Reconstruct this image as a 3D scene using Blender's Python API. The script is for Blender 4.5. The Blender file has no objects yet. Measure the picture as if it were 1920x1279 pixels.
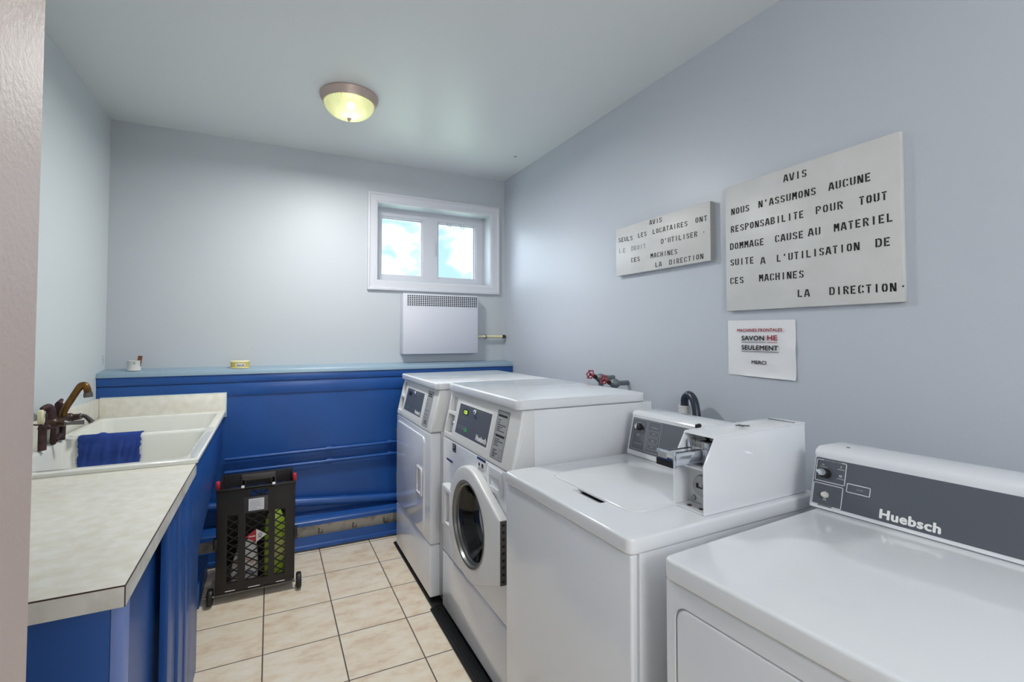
import bpy, bmesh, math, random
from mathutils import Vector, Matrix, noise
random.seed(7)
sc = bpy.context.scene
C = sc.collection
PI = math.pi

# ------------------------------------------------------------------ camera, sky, lights, exposure
cam_d = bpy.data.cameras.new('camera'); cam = bpy.data.objects.new('camera', cam_d); C.objects.link(cam); sc.camera = cam
F, YAW, PIT, ROL, CXO, CYO, H = 884.73, -0.4443, 0.0284, 0.0012, -31.03, -35.13, 1.3438
cam_d.sensor_fit = 'HORIZONTAL'; cam_d.sensor_width = 36.0; cam_d.lens = F / 1920 * 36
cam_d.shift_x = -CXO / 1920; cam_d.shift_y = CYO / 1920
cam_d.clip_start = 0.02
_r = Vector((math.cos(YAW), math.sin(YAW), 0)); _f = Vector((-math.sin(YAW), math.cos(YAW), 0)); _z = Vector((0, 0, 1))
_fw = _f * math.cos(PIT) + _z * math.sin(PIT); _up = -_f * math.sin(PIT) + _z * math.cos(PIT)
_r2 = _r * math.cos(ROL) + _up * math.sin(ROL); _u2 = -_r * math.sin(ROL) + _up * math.cos(ROL)
M = Matrix.Identity(4)
for i in range(3):
    M[i][0], M[i][1], M[i][2] = _r2[i], _u2[i], -_fw[i]
M.translation = (0, 0, H); cam.matrix_world = M

vs = sc.view_settings
sc.display_settings.display_device = 'sRGB'
vs.view_transform = 'Standard'; vs.look = 'None'; vs.exposure = 0.50; vs.gamma = 1.0
vs.use_curve_mapping = False

def lin(c):
    c /= 255.0
    return c / 12.92 if c <= 0.04045 else ((c + 0.055) / 1.055) ** 2.4
def rgb(r, g, b): return (lin(r), lin(g), lin(b), 1)

W = bpy.data.worlds.new('sky'); sc.world = W; W.use_nodes = True
nt = W.node_tree; nt.nodes.clear()
def N(nt, typ, **k):
    n = nt.nodes.new(typ)
    for a, v in k.items(): setattr(n, a, v)
    return n
o = N(nt, 'ShaderNodeOutputWorld'); bg = N(nt, 'ShaderNodeBackground'); tc = N(nt, 'ShaderNodeTexCoord')
mp = N(nt, 'ShaderNodeMapping'); mp.inputs['Scale'].default_value = (1, 1, 1.7); mp.inputs['Location'].default_value = (0.33, 0.2, 0.12)
nz = N(nt, 'ShaderNodeTexNoise'); nz.inputs['Scale'].default_value = 7.5; nz.inputs['Detail'].default_value = 6; nz.inputs['Roughness'].default_value = 0.52
cr = N(nt, 'ShaderNodeValToRGB')
cr.color_ramp.elements[0].position = 0.46; cr.color_ramp.elements[0].color = (0.46, 0.72, 0.82, 1)
cr.color_ramp.elements[1].position = 0.57; cr.color_ramp.elements[1].color = (1.15, 1.18, 1.2, 1)
nt.links.new(tc.outputs['Generated'], mp.inputs['Vector']); nt.links.new(mp.outputs[0], nz.inputs['Vector'])
nt.links.new(nz.outputs[0], cr.inputs[0]); nt.links.new(cr.outputs[0], bg.inputs['Color']); nt.links.new(bg.outputs[0], o.inputs[0])
bg.inputs['Strength'].default_value = 1.0

def area(name, loc, rot, sx, sy, power, col):
    d = bpy.data.lights.new(name, 'AREA'); d.shape = 'RECTANGLE'; d.size = sx; d.size_y = sy; d.energy = power; d.color = col
    ob = bpy.data.objects.new(name, d); C.objects.link(ob); ob.location = loc; ob.rotation_euler = rot
    return ob
# unseen fill light added behind the camera, and daylight coming in at the window
hd_ = bpy.data.lights.new('hall_fill', 'POINT'); hd_.energy = 43; hd_.shadow_soft_size = 0.3; hd_.color = (0.99, 0.985, 0.98)
hl = bpy.data.objects.new('hall_fill', hd_); C.objects.link(hl); hl.location = (0.15, -1.38, 1.95)
area('window_daylight', (0.9, 4.9, 2.75), (math.radians(-68), 0, 0), 2.6, 1.6, 75, (0.80, 0.90, 1.0))

# the ceiling lamp's light, shed from the underside of its dome
lp = area('dome_lamp', (0.362, 2.575, 2.470), (0, 0, 0), 0.24, 0.24, 16.2, (0.99, 1.0, 0.97)); lp.data.shape = 'DISK'; lp.data.spread = math.radians(180)

area('sunlit_lawn_light', (1.0, 5.0, 0.9), (math.radians(-129), 0, 0), 2.6, 1.2, 20, (0.74, 1.0, 0.62))

# ------------------------------------------------------------------ materials
MATS = {}
def mat(name, col, rough=0.5, metal=0.0, spec=0.5, coat=0.0, emis=None, estr=0.0, bump=None, mottle=None):
    if name in MATS: return MATS[name]
    m = bpy.data.materials.new(name); m.use_nodes = True; t = m.node_tree; b = t.nodes['Principled BSDF']
    b.inputs['Base Color'].default_value = col; b.inputs['Roughness'].default_value = rough; b.inputs['Metallic'].default_value = metal
    b.inputs['Specular IOR Level'].default_value = spec; b.inputs['Coat Weight'].default_value = coat; b.inputs['Coat Roughness'].default_value = 0.06
    if emis: b.inputs['Emission Color'].default_value = emis; b.inputs['Emission Strength'].default_value = estr
    tcn = N(t, 'ShaderNodeTexCoord')
    if mottle:       # (second colour, scale, low, high, detail)
        n1 = N(t, 'ShaderNodeTexNoise'); n1.inputs['Scale'].default_value = mottle[1]; n1.inputs['Detail'].default_value = mottle[4]
        r = N(t, 'ShaderNodeValToRGB'); r.color_ramp.elements[0].position = mottle[2]; r.color_ramp.elements[1].position = mottle[3]
        r.color_ramp.elements[0].color = col; r.color_ramp.elements[1].color = mottle[0]
        t.links.new(tcn.outputs['Object'], n1.inputs['Vector']); t.links.new(n1.outputs[0], r.inputs[0]); t.links.new(r.outputs[0], b.inputs['Base Color'])
    if bump:         # (scale, strength, distance)
        n2 = N(t, 'ShaderNodeTexNoise'); n2.inputs['Scale'].default_value = bump[0]; n2.inputs['Detail'].default_value = 3
        bp = N(t, 'ShaderNodeBump'); bp.inputs['Strength'].default_value = bump[1]; bp.inputs['Distance'].default_value = bump[2]
        t.links.new(tcn.outputs['Object'], n2.inputs['Vector']); t.links.new(n2.outputs[0], bp.inputs['Height']); t.links.new(bp.outputs[0], b.inputs['Normal'])
    MATS[name] = m
    return m
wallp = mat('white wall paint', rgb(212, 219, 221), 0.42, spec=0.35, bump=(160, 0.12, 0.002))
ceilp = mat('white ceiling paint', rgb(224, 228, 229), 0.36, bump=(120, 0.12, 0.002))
wallr = mat('shaded right wall paint', rgb(194, 199, 209), 0.38, spec=0.42, bump=(160, 0.12, 0.002))  # white wall paint with the right wall's shade put into the colour
wallb = mat('shaded back wall paint', rgb(192, 197, 203), 0.45, spec=0.3, bump=(160, 0.12, 0.002))  # same white toned down, back wall shade carried by the colour
pinkp = mat('warm greige jamb paint', rgb(204, 186, 178), 0.5, bump=(220, 0.25, 0.002))
bluep = mat('blue gloss paint', rgb(31, 85, 160), 0.33, bump=(60, 0.15, 0.002), mottle=(rgb(27, 77, 148), 3, 0.35, 0.7, 4))
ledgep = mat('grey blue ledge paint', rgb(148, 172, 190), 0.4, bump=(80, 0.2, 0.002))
enamel = mat('white enamel', rgb(229, 231, 236), 0.16, coat=0.5)
enamel_soft = mat('white plastic', rgb(224, 224, 224), 0.33)
porcelain = mat('cream porcelain', rgb(233, 233, 226), 0.15, coat=0.5)
lamin = mat('beige laminate', rgb(231, 225, 210), 0.3, mottle=(rgb(240, 237, 228), 26, 0.36, 0.64, 5))
lamedge = mat('grey beige laminate edge', rgb(204, 201, 191), 0.35, mottle=(rgb(234, 232, 226), 18, 0.35, 0.65, 4))
brown = mat('brown laminate seam', rgb(70, 50, 40), 0.5)
greyp = mat('charcoal panel film', rgb(86, 90, 100), 0.42)
midgrey = mat('grey panel film', rgb(98, 101, 110), 0.42)
lightgrey = mat('grey label film', rgb(160, 162, 165), 0.5)
black = mat('black plastic', rgb(22, 20, 21), 0.45)
crateb = mat('dark brown black crate plastic', rgb(29, 25, 24), 0.48, bump=(300, 0.1, 0.001))
dark = mat('dark recess', rgb(14, 14, 15), 0.8)
rubber = mat('black ribbed rubber', rgb(20, 20, 20), 0.38)
white = mat('white print', rgb(235, 235, 235), 0.5)
ink = mat('black ink', rgb(18, 18, 18), 0.6)
fadeink = mat('faded grey ink', rgb(120, 122, 128), 0.6)
redink = mat('red ink', rgb(150, 20, 45), 0.6)
blueink = mat('blue label ink', rgb(30, 50, 110), 0.6)
signp = mat('white painted board', rgb(208, 207, 206), 0.4, bump=(40, 0.15, 0.002), mottle=(rgb(214, 213, 213), 9, 0.4, 0.7, 4))
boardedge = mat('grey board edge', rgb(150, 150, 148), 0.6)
paper = mat('white paper', rgb(232, 232, 236), 0.7)
chrome = mat('chrome', rgb(215, 218, 225), 0.13, 1.0)
steel = mat('zinc steel', rgb(165, 165, 165), 0.35, 1.0)
greysteel = mat('grey painted steel', rgb(110, 105, 98), 0.45, 0.7)
nickel = mat('pinkish brushed nickel', rgb(196, 176, 168), 0.42, 0.35)
brass = mat('tarnished brass', rgb(128, 94, 50), 0.42, 0.8, mottle=(rgb(84, 56, 36), 30, 0.4, 0.75, 3))
bronze = mat('dark tarnished bronze', rgb(92, 76, 66), 0.42, 0.8, mottle=(rgb(62, 44, 40), 40, 0.4, 0.7, 3))
gunmetal = mat('dark gunmetal lever', rgb(112, 106, 106), 0.35, 0.8)
rust = mat('dark red brown pipe', rgb(74, 46, 48), 0.6, 0.2, mottle=(rgb(52, 34, 36), 40, 0.4, 0.6, 3))
cream = mat('cream plastic', rgb(232, 224, 184), 0.5)
towelm = mat('royal blue terry cloth', rgb(64, 90, 172), 0.95, spec=0.1, bump=(900, 0.9, 0.004), mottle=(rgb(54, 78, 156), 18, 0.3, 0.7, 5))
redp = mat('red plastic', rgb(205, 40, 50), 0.4)
greenp = mat('lime green plastic', rgb(158, 186, 60), 0.35)
yellowp = mat('yellow plastic tub', rgb(222, 196, 92), 0.4)
whitep = mat('white pack plastic', rgb(220, 218, 214), 0.4)
pinkpk = mat('pale pink pack print', rgb(214, 170, 162), 0.5)
woodm = mat('dark brown wood', rgb(112, 66, 34), 0.5)
tealp = mat('teal print', rgb(60, 140, 130), 0.5)
casep = mat('satin white trim paint', rgb(208, 209, 217), 0.4)
heatp = mat('white heater enamel', rgb(206, 208, 219), 0.4)
pvc = mat('white pvc', rgb(222, 222, 220), 0.4)
hosem = mat('dark navy hose rubber', rgb(44, 50, 66), 0.3)
valvered = mat('dark red painted iron', rgb(140, 42, 58), 0.5)
valvegrey = mat('grey cast metal', rgb(122, 130, 134), 0.5, 0.5)
fins = mat('dusty aluminium fins', rgb(196, 188, 174), 0.6, 0.1, mottle=(rgb(60, 56, 52), 7, 0.52, 0.68, 5))
greenled = mat('green lit key', rgb(40, 140, 70), 0.5, emis=(0.05, 0.6, 0.2, 1), estr=0.1)
yled = mat('yellow green display digits', rgb(200, 230, 60), 0.5, emis=(0.6, 0.9, 0.1, 1), estr=1.2)
palegreen = mat('pale grey green paint', rgb(150, 165, 158), 0.6)

# floor tiles: world grid from the photograph (tile 0.307 m)
def floor_mat():
    m = bpy.data.materials.new('beige ceramic tile'); m.use_nodes = True; t = m.node_tree; b = t.nodes['Principled BSDF']
    tcn = N(t, 'ShaderNodeTexCoord'); L = t.links.new
    mp = N(t, 'ShaderNodeMapping'); mp.inputs['Location'].default_value = (0.0132 / .307, -1.9385 / .307, 0); mp.inputs['Scale'].default_value = (1 / .307, 1 / .307, 1)
    L(tcn.outputs['Object'], mp.inputs['Vector'])
    sep = N(t, 'ShaderNodeSeparateXYZ'); L(mp.outputs[0], sep.inputs[0])
    def mth(op, a, bb=None):
        n = N(t, 'ShaderNodeMath', operation=op)
        if isinstance(a, float): n.inputs[0].default_value = a
        else: L(a, n.inputs[0])
        if bb is not None:
            if isinstance(bb, float): n.inputs[1].default_value = bb
            else: L(bb, n.inputs[1])
        return n.outputs[0]
    def dist(x): return mth('ABSOLUTE', mth('SUBTRACT', mth('FRACT', mth('ADD', x, 0.5)), 0.5))
    d = mth('MINIMUM', dist(sep.outputs[0]), dist(sep.outputs[1]))
    g = N(t, 'ShaderNodeMapRange'); g.inputs[1].default_value = 0.006; g.inputs[2].default_value = 0.0105; L(d, g.inputs[0])
    cell = N(t, 'ShaderNodeCombineXYZ'); L(mth('FLOOR', sep.outputs[0]), cell.inputs[0]); L(mth('FLOOR', sep.outputs[1]), cell.inputs[1])
    wn = N(t, 'ShaderNodeTexWhiteNoise', noise_dimensions='2D'); L(cell.outputs[0], wn.inputs['Vector'])
    vadd = N(t, 'ShaderNodeVectorMath', operation='MULTIPLY_ADD'); L(wn.outputs['Color'], vadd.inputs[0]); vadd.inputs[1].default_value = (9, 9, 9); L(tcn.outputs['Object'], vadd.inputs[2])
    mp2 = N(t, 'ShaderNodeMapping'); mp2.inputs['Scale'].default_value = (1.0, 2.0, 1); L(vadd.outputs[0], mp2.inputs['Vector'])
    n1 = N(t, 'ShaderNodeTexNoise'); n1.inputs['Scale'].default_value = 8; n1.inputs['Detail'].default_value = 8; n1.inputs['Roughness'].default_value = 0.66; L(mp2.outputs[0], n1.inputs['Vector'])
    r = N(t, 'ShaderNodeValToRGB'); e = r.color_ramp.elements
    e[0].position = 0.32; e[0].color = rgb(224, 199, 170); e[1].position = 0.7; e[1].color = rgb(247, 238, 223)
    k = e.new(0.5); k.color = rgb(241, 225, 202)
    L(n1.outputs[0], r.inputs[0])
    mx = N(t, 'ShaderNodeMix', data_type='RGBA'); L(g.outputs[0], mx.inputs['Factor']); mx.inputs['A'].default_value = rgb(98, 88, 78); L(r.outputs[0], mx.inputs['B'])
    L(mx.outputs['Result'], b.inputs['Base Color']); b.inputs['Roughness'].default_value = 0.32
    bp = N(t, 'ShaderNodeBump'); bp.inputs['Strength'].default_value = 0.6; bp.inputs['Distance'].default_value = 0.002; L(g.outputs[0], bp.inputs['Height']); L(bp.outputs[0], b.inputs['Normal'])
    return m
def glass_mat(name, fac, tint):
    m = bpy.data.materials.new(name); m.use_nodes = True; t = m.node_tree; t.nodes.clear()
    o = N(t, 'ShaderNodeOutputMaterial'); tr = N(t, 'ShaderNodeBsdfTransparent'); gl = N(t, 'ShaderNodeBsdfGlossy'); mx = N(t, 'ShaderNodeMixShader')
    tr.inputs[0].default_value = tint; gl.inputs['Roughness'].default_value = 0.03; mx.inputs[0].default_value = fac
    t.links.new(tr.outputs[0], mx.inputs[1]); t.links.new(gl.outputs[0], mx.inputs[2]); t.links.new(mx.outputs[0], o.inputs[0])
    return m
clearglass = glass_mat('window glass', 0.05, (0.97, 0.99, 1, 1))
smokeglass = glass_mat('door bowl glass', 0.055, (0.26, 0.27, 0.28, 1))
def dome_mat():
    m = bpy.data.materials.new('frosted ribbed glass'); m.use_nodes = True; t = m.node_tree; t.nodes.clear()
    o = N(t, 'ShaderNodeOutputMaterial'); a = N(t, 'ShaderNodeBsdfTranslucent'); g = N(t, 'ShaderNodeBsdfTransparent'); gl = N(t, 'ShaderNodeBsdfGlossy')
    m1 = N(t, 'ShaderNodeMixShader'); m2 = N(t, 'ShaderNodeMixShader')
    a.inputs[0].default_value = (0.84, 0.95, 0.66, 1); g.inputs[0].default_value = (0.95, 0.97, 0.8, 1); gl.inputs['Roughness'].default_value = 0.15
    m1.inputs[0].default_value = 0.30; m2.inputs[0].default_value = 0.07
    t.links.new(a.outputs[0], m1.inputs[1]); t.links.new(g.outputs[0], m1.inputs[2]); t.links.new(m1.outputs[0], m2.inputs[1]); t.links.new(gl.outputs[0], m2.inputs[2]); t.links.new(m2.outputs[0], o.inputs[0])
    return m
domeglass = dome_mat()

# ------------------------------------------------------------------ mesh helpers
class MB:
    """collects shapes; build() links them as one mesh object"""
    def __init__(s): s.bm = bmesh.new()
    def _merge(s, b):
        me = bpy.data.meshes.new('t'); b.to_mesh(me); b.free(); s.bm.from_mesh(me); bpy.data.meshes.remove(me)
        return s
    def box(s, x0, x1, y0, y1, z0, z1, bev=0, seg=2, rot=None, piv=None):
        b = bmesh.new(); bmesh.ops.create_cube(b, size=1)
        for v in b.verts: v.co = ((x0 + x1) / 2 + v.co.x * (x1 - x0), (y0 + y1) / 2 + v.co.y * (y1 - y0), (z0 + z1) / 2 + v.co.z * (z1 - z0))
        if bev: bmesh.ops.bevel(b, geom=b.edges[:], offset=bev, segments=seg, affect='EDGES', profile=0.5)
        if rot: bmesh.ops.rotate(b, verts=b.verts, cent=piv or ((x0 + x1) / 2, (y0 + y1) / 2, (z0 + z1) / 2), matrix=rot)
        return s._merge(b)
    def prism(s, poly, fn, c0, c1, bev=0, seg=2, capbev=True):
        """extrude 2-D polygon; fn(a,b,c)->xyz"""
        b = bmesh.new()
        v0 = [b.verts.new(fn(p[0], p[1], c0)) for p in poly]; v1 = [b.verts.new(fn(p[0], p[1], c1)) for p in poly]
        f0 = b.faces.new(v0); f1 = b.faces.new(list(reversed(v1))); n = len(poly)
        for i in range(n): b.faces.new((v0[i], v1[i], v1[(i + 1) % n], v0[(i + 1) % n]))
        bmesh.ops.recalc_face_normals(b, faces=b.faces)
        if bev:
            ed = list(set(f0.edges) | set(f1.edges)) if capbev else b.edges[:]
            bmesh.ops.bevel(b, geom=ed, offset=bev, segments=seg, affect='EDGES', profile=0.5)
        return s._merge(b)
    def plate(s, poly3):
        b = bmesh.new(); b.faces.new([b.verts.new(p) for p in poly3]); return s._merge(b)
    def cyl(s, p0, p1, r0, r1=None, n=24, bev=0):
        r1 = r0 if r1 is None else r1; p0 = Vector(p0); p1 = Vector(p1); d = p1 - p0
        b = bmesh.new(); bmesh.ops.create_cone(b, cap_ends=True, segments=n, radius1=r0, radius2=r1, depth=d.length)
        if bev: bmesh.ops.bevel(b, geom=[e for e in b.edges if len(e.link_faces) == 2 and any(len(f.verts) > 4 for f in e.link_faces)], offset=bev, segments=2, affect='EDGES', profile=0.5)
        bmesh.ops.transform(b, matrix=Matrix.Translation((p0 + p1) / 2) @ d.to_track_quat('Z', 'Y').to_matrix().to_4x4(), verts=b.verts)
        return s._merge(b)
    def sphere(s, c, r, sc3=(1, 1, 1), n=16):
        b = bmesh.new(); bmesh.ops.create_uvsphere(b, u_segments=n * 2, v_segments=n, radius=r)
        for v in b.verts: v.co = (c[0] + v.co.x * sc3[0], c[1] + v.co.y * sc3[1], c[2] + v.co.z * sc3[2])
        return s._merge(b)
    def tube(s, pts, r, n=12, smooth=True):
        """round tube along a path (rounded by subdivision when smooth); r may be a list"""
        P = [Vector(p) for p in pts]; R = r if isinstance(r, (list, tuple)) else [r] * len(P)
        if smooth and len(P) > 2:
            Q, RR = [], []
            for i in range(len(P) - 1):
                a, b_, c_, d_ = P[max(i - 1, 0)], P[i], P[i + 1], P[min(i + 2, len(P) - 1)]
                for k in range(6):
                    t = k / 6
                    Q.append(0.5 * ((2 * b_) + (c_ - a) * t + (2 * a - 5 * b_ + 4 * c_ - d_) * t * t + (3 * b_ - a - 3 * c_ + d_) * t ** 3)); RR.append(R[i] * (1 - t) + R[i + 1] * t)
            Q.append(P[-1]); RR.append(R[-1]); P, R = Q, RR
        b = bmesh.new(); rings = []; up = None
        for i, p in enumerate(P):
            d = (P[min(i + 1, len(P) - 1)] - P[max(i - 1, 0)]).normalized()
            if up is None: up = d.orthogonal().normalized()
            up = (up - d * up.dot(d)).normalized(); sd = d.cross(up)
            rings.append([b.verts.new(p + R[i] * (up * math.cos(2 * PI * k / n) + sd * math.sin(2 * PI * k / n))) for k in range(n)])
        for i in range(len(rings) - 1):
            for k in range(n): b.faces.new((rings[i][k], rings[i][(k + 1) % n], rings[i + 1][(k + 1) % n], rings[i + 1][k]))
        b.faces.new(list(reversed(rings[0]))); b.faces.new(rings[-1])
        bmesh.ops.recalc_face_normals(b, faces=b.faces)
        return s._merge(b)
    def lathe(s, prof, fn, n=48, rib=None):
        """revolve [(r,h)]; fn(a,b,h)->xyz"""
        b = bmesh.new(); rings = []
        for r, h in prof:
            if r < 1e-6: rings.append([b.verts.new(fn(0, 0, h))]); continue
            rings.append([b.verts.new(fn((r + (rib(k / n) if rib else 0)) * math.cos(2 * PI * k / n), (r + (rib(k / n) if rib else 0)) * math.sin(2 * PI * k / n), h)) for k in range(n)])
        for i in range(len(rings) - 1):
            a, c = rings[i], rings[i + 1]
            for k in range(n):
                if len(a) == 1 and len(c) == 1: continue
                if len(a) == 1: b.faces.new((a[0], c[k], c[(k + 1) % n]))
                elif len(c) == 1: b.faces.new((a[k], c[0], a[(k + 1) % n]))
                else: b.faces.new((a[k], c[k], c[(k + 1) % n], a[(k + 1) % n]))
        bmesh.ops.recalc_face_normals(b, faces=b.faces)
        return s._merge(b)
    def loops(s, loops, cap=True):
        """skin a list of equal-length point loops"""
        b = bmesh.new(); R = [[b.verts.new(p) for p in l] for l in loops]; n = len(R[0])
        for i in range(len(R) - 1):
            for k in range(n): b.faces.new((R[i][k], R[i][(k + 1) % n], R[i + 1][(k + 1) % n], R[i + 1][k]))
        if cap: b.faces.new(R[-1])
        bmesh.ops.recalc_face_normals(b, faces=b.faces)
        return s._merge(b)
    def outline(s, poly, fn, t, depth=0.0004):
        """thin line of width t along closed polygon"""
        n = len(poly)
        for i in range(n):
            a = Vector(poly[i]); c = Vector(poly[(i + 1) % n]); d = (c - a)
            if d.length < 1e-6: continue
            d = d.normalized() * t / 2; q = Vector((-d.y, d.x))
            s.plate([fn(*(a - d + q), depth), fn(*(a - d - q), depth), fn(*(c + d - q), depth), fn(*(c + d + q), depth)])
        return s
    def text(s, body, fn, a0, b0, w, h, off=0.0, depth=0.0005):
        """default font text fitted to w x h at (a0,b0) in the plane fn(a,b,c)"""
        cu = bpy.data.curves.new('txt', 'FONT'); cu.body = body; cu.size = 1; cu.resolution_u = 3; cu.space_character = 1 + off * 1.6
        ob = bpy.data.objects.new('txt', cu); C.objects.link(ob)
        dg = bpy.context.evaluated_depsgraph_get(); me = bpy.data.meshes.new_from_object(ob.evaluated_get(dg))
        xs = [v.co.x for v in me.vertices]; ys = [v.co.y for v in me.vertices]
        x0, x1, y0, y1 = min(xs), max(xs), min(ys), max(ys); src = [v.co.copy() for v in me.vertices]
        jit = [(0, 0)] + ([(off * math.cos(q * PI / 4), .8 * off * math.sin(q * PI / 4)) for q in range(8)] if off else [])
        for q, (dx, dy) in enumerate(jit):
            for v, p in zip(me.vertices, src):
                v.co = fn(a0 + (p.x + dx - x0 + off) / (x1 - x0 + 2 * off) * w, b0 + (p.y + dy - y0 + .8 * off) / (y1 - y0 + 1.6 * off) * h, depth + q * 2e-6)
            s.bm.from_mesh(me)
        bpy.data.meshes.remove(me); bpy.data.objects.remove(ob); bpy.data.curves.remove(cu)
        return s
    def cut(s, other):
        """boolean difference"""
        obs = []
        for q in (s, other):
            me = bpy.data.meshes.new('b'); bmesh.ops.recalc_face_normals(q.bm, faces=q.bm.faces); q.bm.to_mesh(me); ob = bpy.data.objects.new('b', me); C.objects.link(ob); obs.append(ob)
        md = obs[0].modifiers.new('b', 'BOOLEAN'); md.operation = 'DIFFERENCE'; md.object = obs[1]; md.solver = 'EXACT'
        dg = bpy.context.evaluated_depsgraph_get(); me = bpy.data.meshes.new_from_object(obs[0].evaluated_get(dg))
        s.bm.clear(); s.bm.from_mesh(me); bpy.data.meshes.remove(me)
        for ob in obs:
            d = ob.data; bpy.data.objects.remove(ob); bpy.data.meshes.remove(d)
        other.bm.free()
        return s
    def build(s, name, m, parent=None, ang=35, world=False):
        if world and parent:
            bmesh.ops.translate(s.bm, verts=s.bm.verts, vec=-parent_loc(parent))
        me = bpy.data.meshes.new(name); s.bm.to_mesh(me); s.bm.free()
        for mm in (m if isinstance(m, (list, tuple)) else [m]): me.materials.append(mm)
        me.shade_smooth(); me.set_sharp_from_angle(angle=math.radians(ang))
        ob = bpy.data.objects.new(name, me); C.objects.link(ob)
        if parent: ob.parent = parent
        return ob
def parent_loc(p):
    v = Vector(p.location)
    while p.parent: p = p.parent; v = v + Vector(p.location)
    return v
def tag(ob, label=None, cat=None, group=None, kind=None):
    if label: ob['label'] = label
    if cat: ob['category'] = cat
    if group: ob['group'] = group
    if kind: ob['kind'] = kind
    return ob
def thing(name, loc, label, cat, rz=0, group=None):
    ob = bpy.data.objects.new(name, None); ob.empty_display_size = 0.05; C.objects.link(ob); ob.location = loc; ob.rotation_euler = (0, 0, rz)
    return tag(ob, label, cat, group)
def struct(name, mb, m, parent=None):
    ob = mb.build(name, m, parent)
    if not parent: ob['kind'] = 'structure'
    return ob
def rr(a0, a1, b0, b1, r, k=6):
    P = []
    for ca, cb, st in ((a1 - r, b1 - r, 0), (a0 + r, b1 - r, 90), (a0 + r, b0 + r, 180), (a1 - r, b0 + r, 270)):
        for i in range(k + 1):
            t = math.radians(st + 90 * i / k); P.append((ca + r * math.cos(t), cb + r * math.sin(t)))
    return P
XYc = lambda a, b, c: (a, b, c)          # prism upward
XZ = lambda a, b, c: (a, c, b)           # profile in x,z, extruded along y
YZ = lambda a, b, c: (c, a, b)           # profile in y,z, extruded along x

def sheet(rows, thick):
    # closed thin slab from a grid of points (front side), thickened backwards along the grid normals
    nj, ni = len(rows), len(rows[0]); V = [[Vector(p) for p in r] for r in rows]
    def nrm(j, i):
        a = V[j][min(i + 1, ni - 1)] - V[j][max(i - 1, 0)]; c = V[min(j + 1, nj - 1)][i] - V[max(j - 1, 0)][i]
        return a.cross(c).normalized()
    b = bmesh.new()
    A = [[b.verts.new(p) for p in r] for r in V]; B = [[b.verts.new(V[j][i] + nrm(j, i) * thick) for i in range(ni)] for j in range(nj)]
    for j in range(nj - 1):
        for i in range(ni - 1):
            b.faces.new((A[j][i], A[j + 1][i], A[j + 1][i + 1], A[j][i + 1])); b.faces.new((B[j][i], B[j][i + 1], B[j + 1][i + 1], B[j + 1][i]))
    for j in range(nj - 1):
        for i in (0, ni - 1): b.faces.new((A[j][i], B[j][i], B[j + 1][i], A[j + 1][i]))
    for i in range(ni - 1):
        for j in (0, nj - 1): b.faces.new((A[j][i], B[j][i], B[j][i + 1], A[j][i + 1]))
    bmesh.ops.recalc_face_normals(b, faces=b.faces)
    return b
# ------------------------------------------------------------------ room
XL, XR, YB, ZC, YF = -0.866, 1.723, 3.451, 2.616, 3.31
YH = -1.7
struct('floor', MB().box(-1.7, XR + .15, YH, YB + .3, -0.1, 0), floor_mat())
struct('ceiling', MB().box(-1.7, XR + .15, YH, YB + .3, ZC, ZC + .1), ceilp)
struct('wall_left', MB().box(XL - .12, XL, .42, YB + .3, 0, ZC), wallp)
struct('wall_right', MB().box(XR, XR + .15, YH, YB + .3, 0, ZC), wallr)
wx0, wx1, wz0, wz1 = .689, 1.594, 1.751, 2.314
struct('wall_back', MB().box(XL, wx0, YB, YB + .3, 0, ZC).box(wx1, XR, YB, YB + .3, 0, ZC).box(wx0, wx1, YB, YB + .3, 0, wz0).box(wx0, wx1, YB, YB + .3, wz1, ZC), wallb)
struct('wall_lower', MB().box(XL, XR, YF, YB, 0, 1.105), bluep)
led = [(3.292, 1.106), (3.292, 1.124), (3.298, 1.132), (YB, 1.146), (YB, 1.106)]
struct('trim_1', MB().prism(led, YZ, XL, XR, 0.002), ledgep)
struct('trim_2', MB().box(XL, XR, 3.298, YF, 1.058, 1.106, .004).box(XL, XR, 3.303, YF, .975, 1.052, .003), bluep)
# near wall: the stub whose pink end face the camera looks past, then the closed hall behind
struct('wall_front', MB().box(-1.7, -.152, .33, .45, 0, ZC, .003, 1), pinkp)
struct('wall_hall', MB().box(-1.7, XR + .15, YH - .12, YH, 0, ZC).box(-1.82, -1.7, YH - .12, .45, 0, ZC), wallp)

m = MB()
for y, z, a in ((3.405, 1.215, .011), (3.418, 1.198, .009), (3.40, 1.192, .007), (3.412, 1.178, .010), (3.395, 1.205, .006)): m.box(XL - .0003, XL + .0006, y, y + a * .5, z, z + a)
m.build('paint_chip', greysteel, bpy.data.objects['wall_left'])
MB().box(1.545, 1.563, 2.93, 2.945, ZC - .0006, ZC + .0003).build('paint_chip', greysteel, bpy.data.objects['ceiling'])

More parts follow.
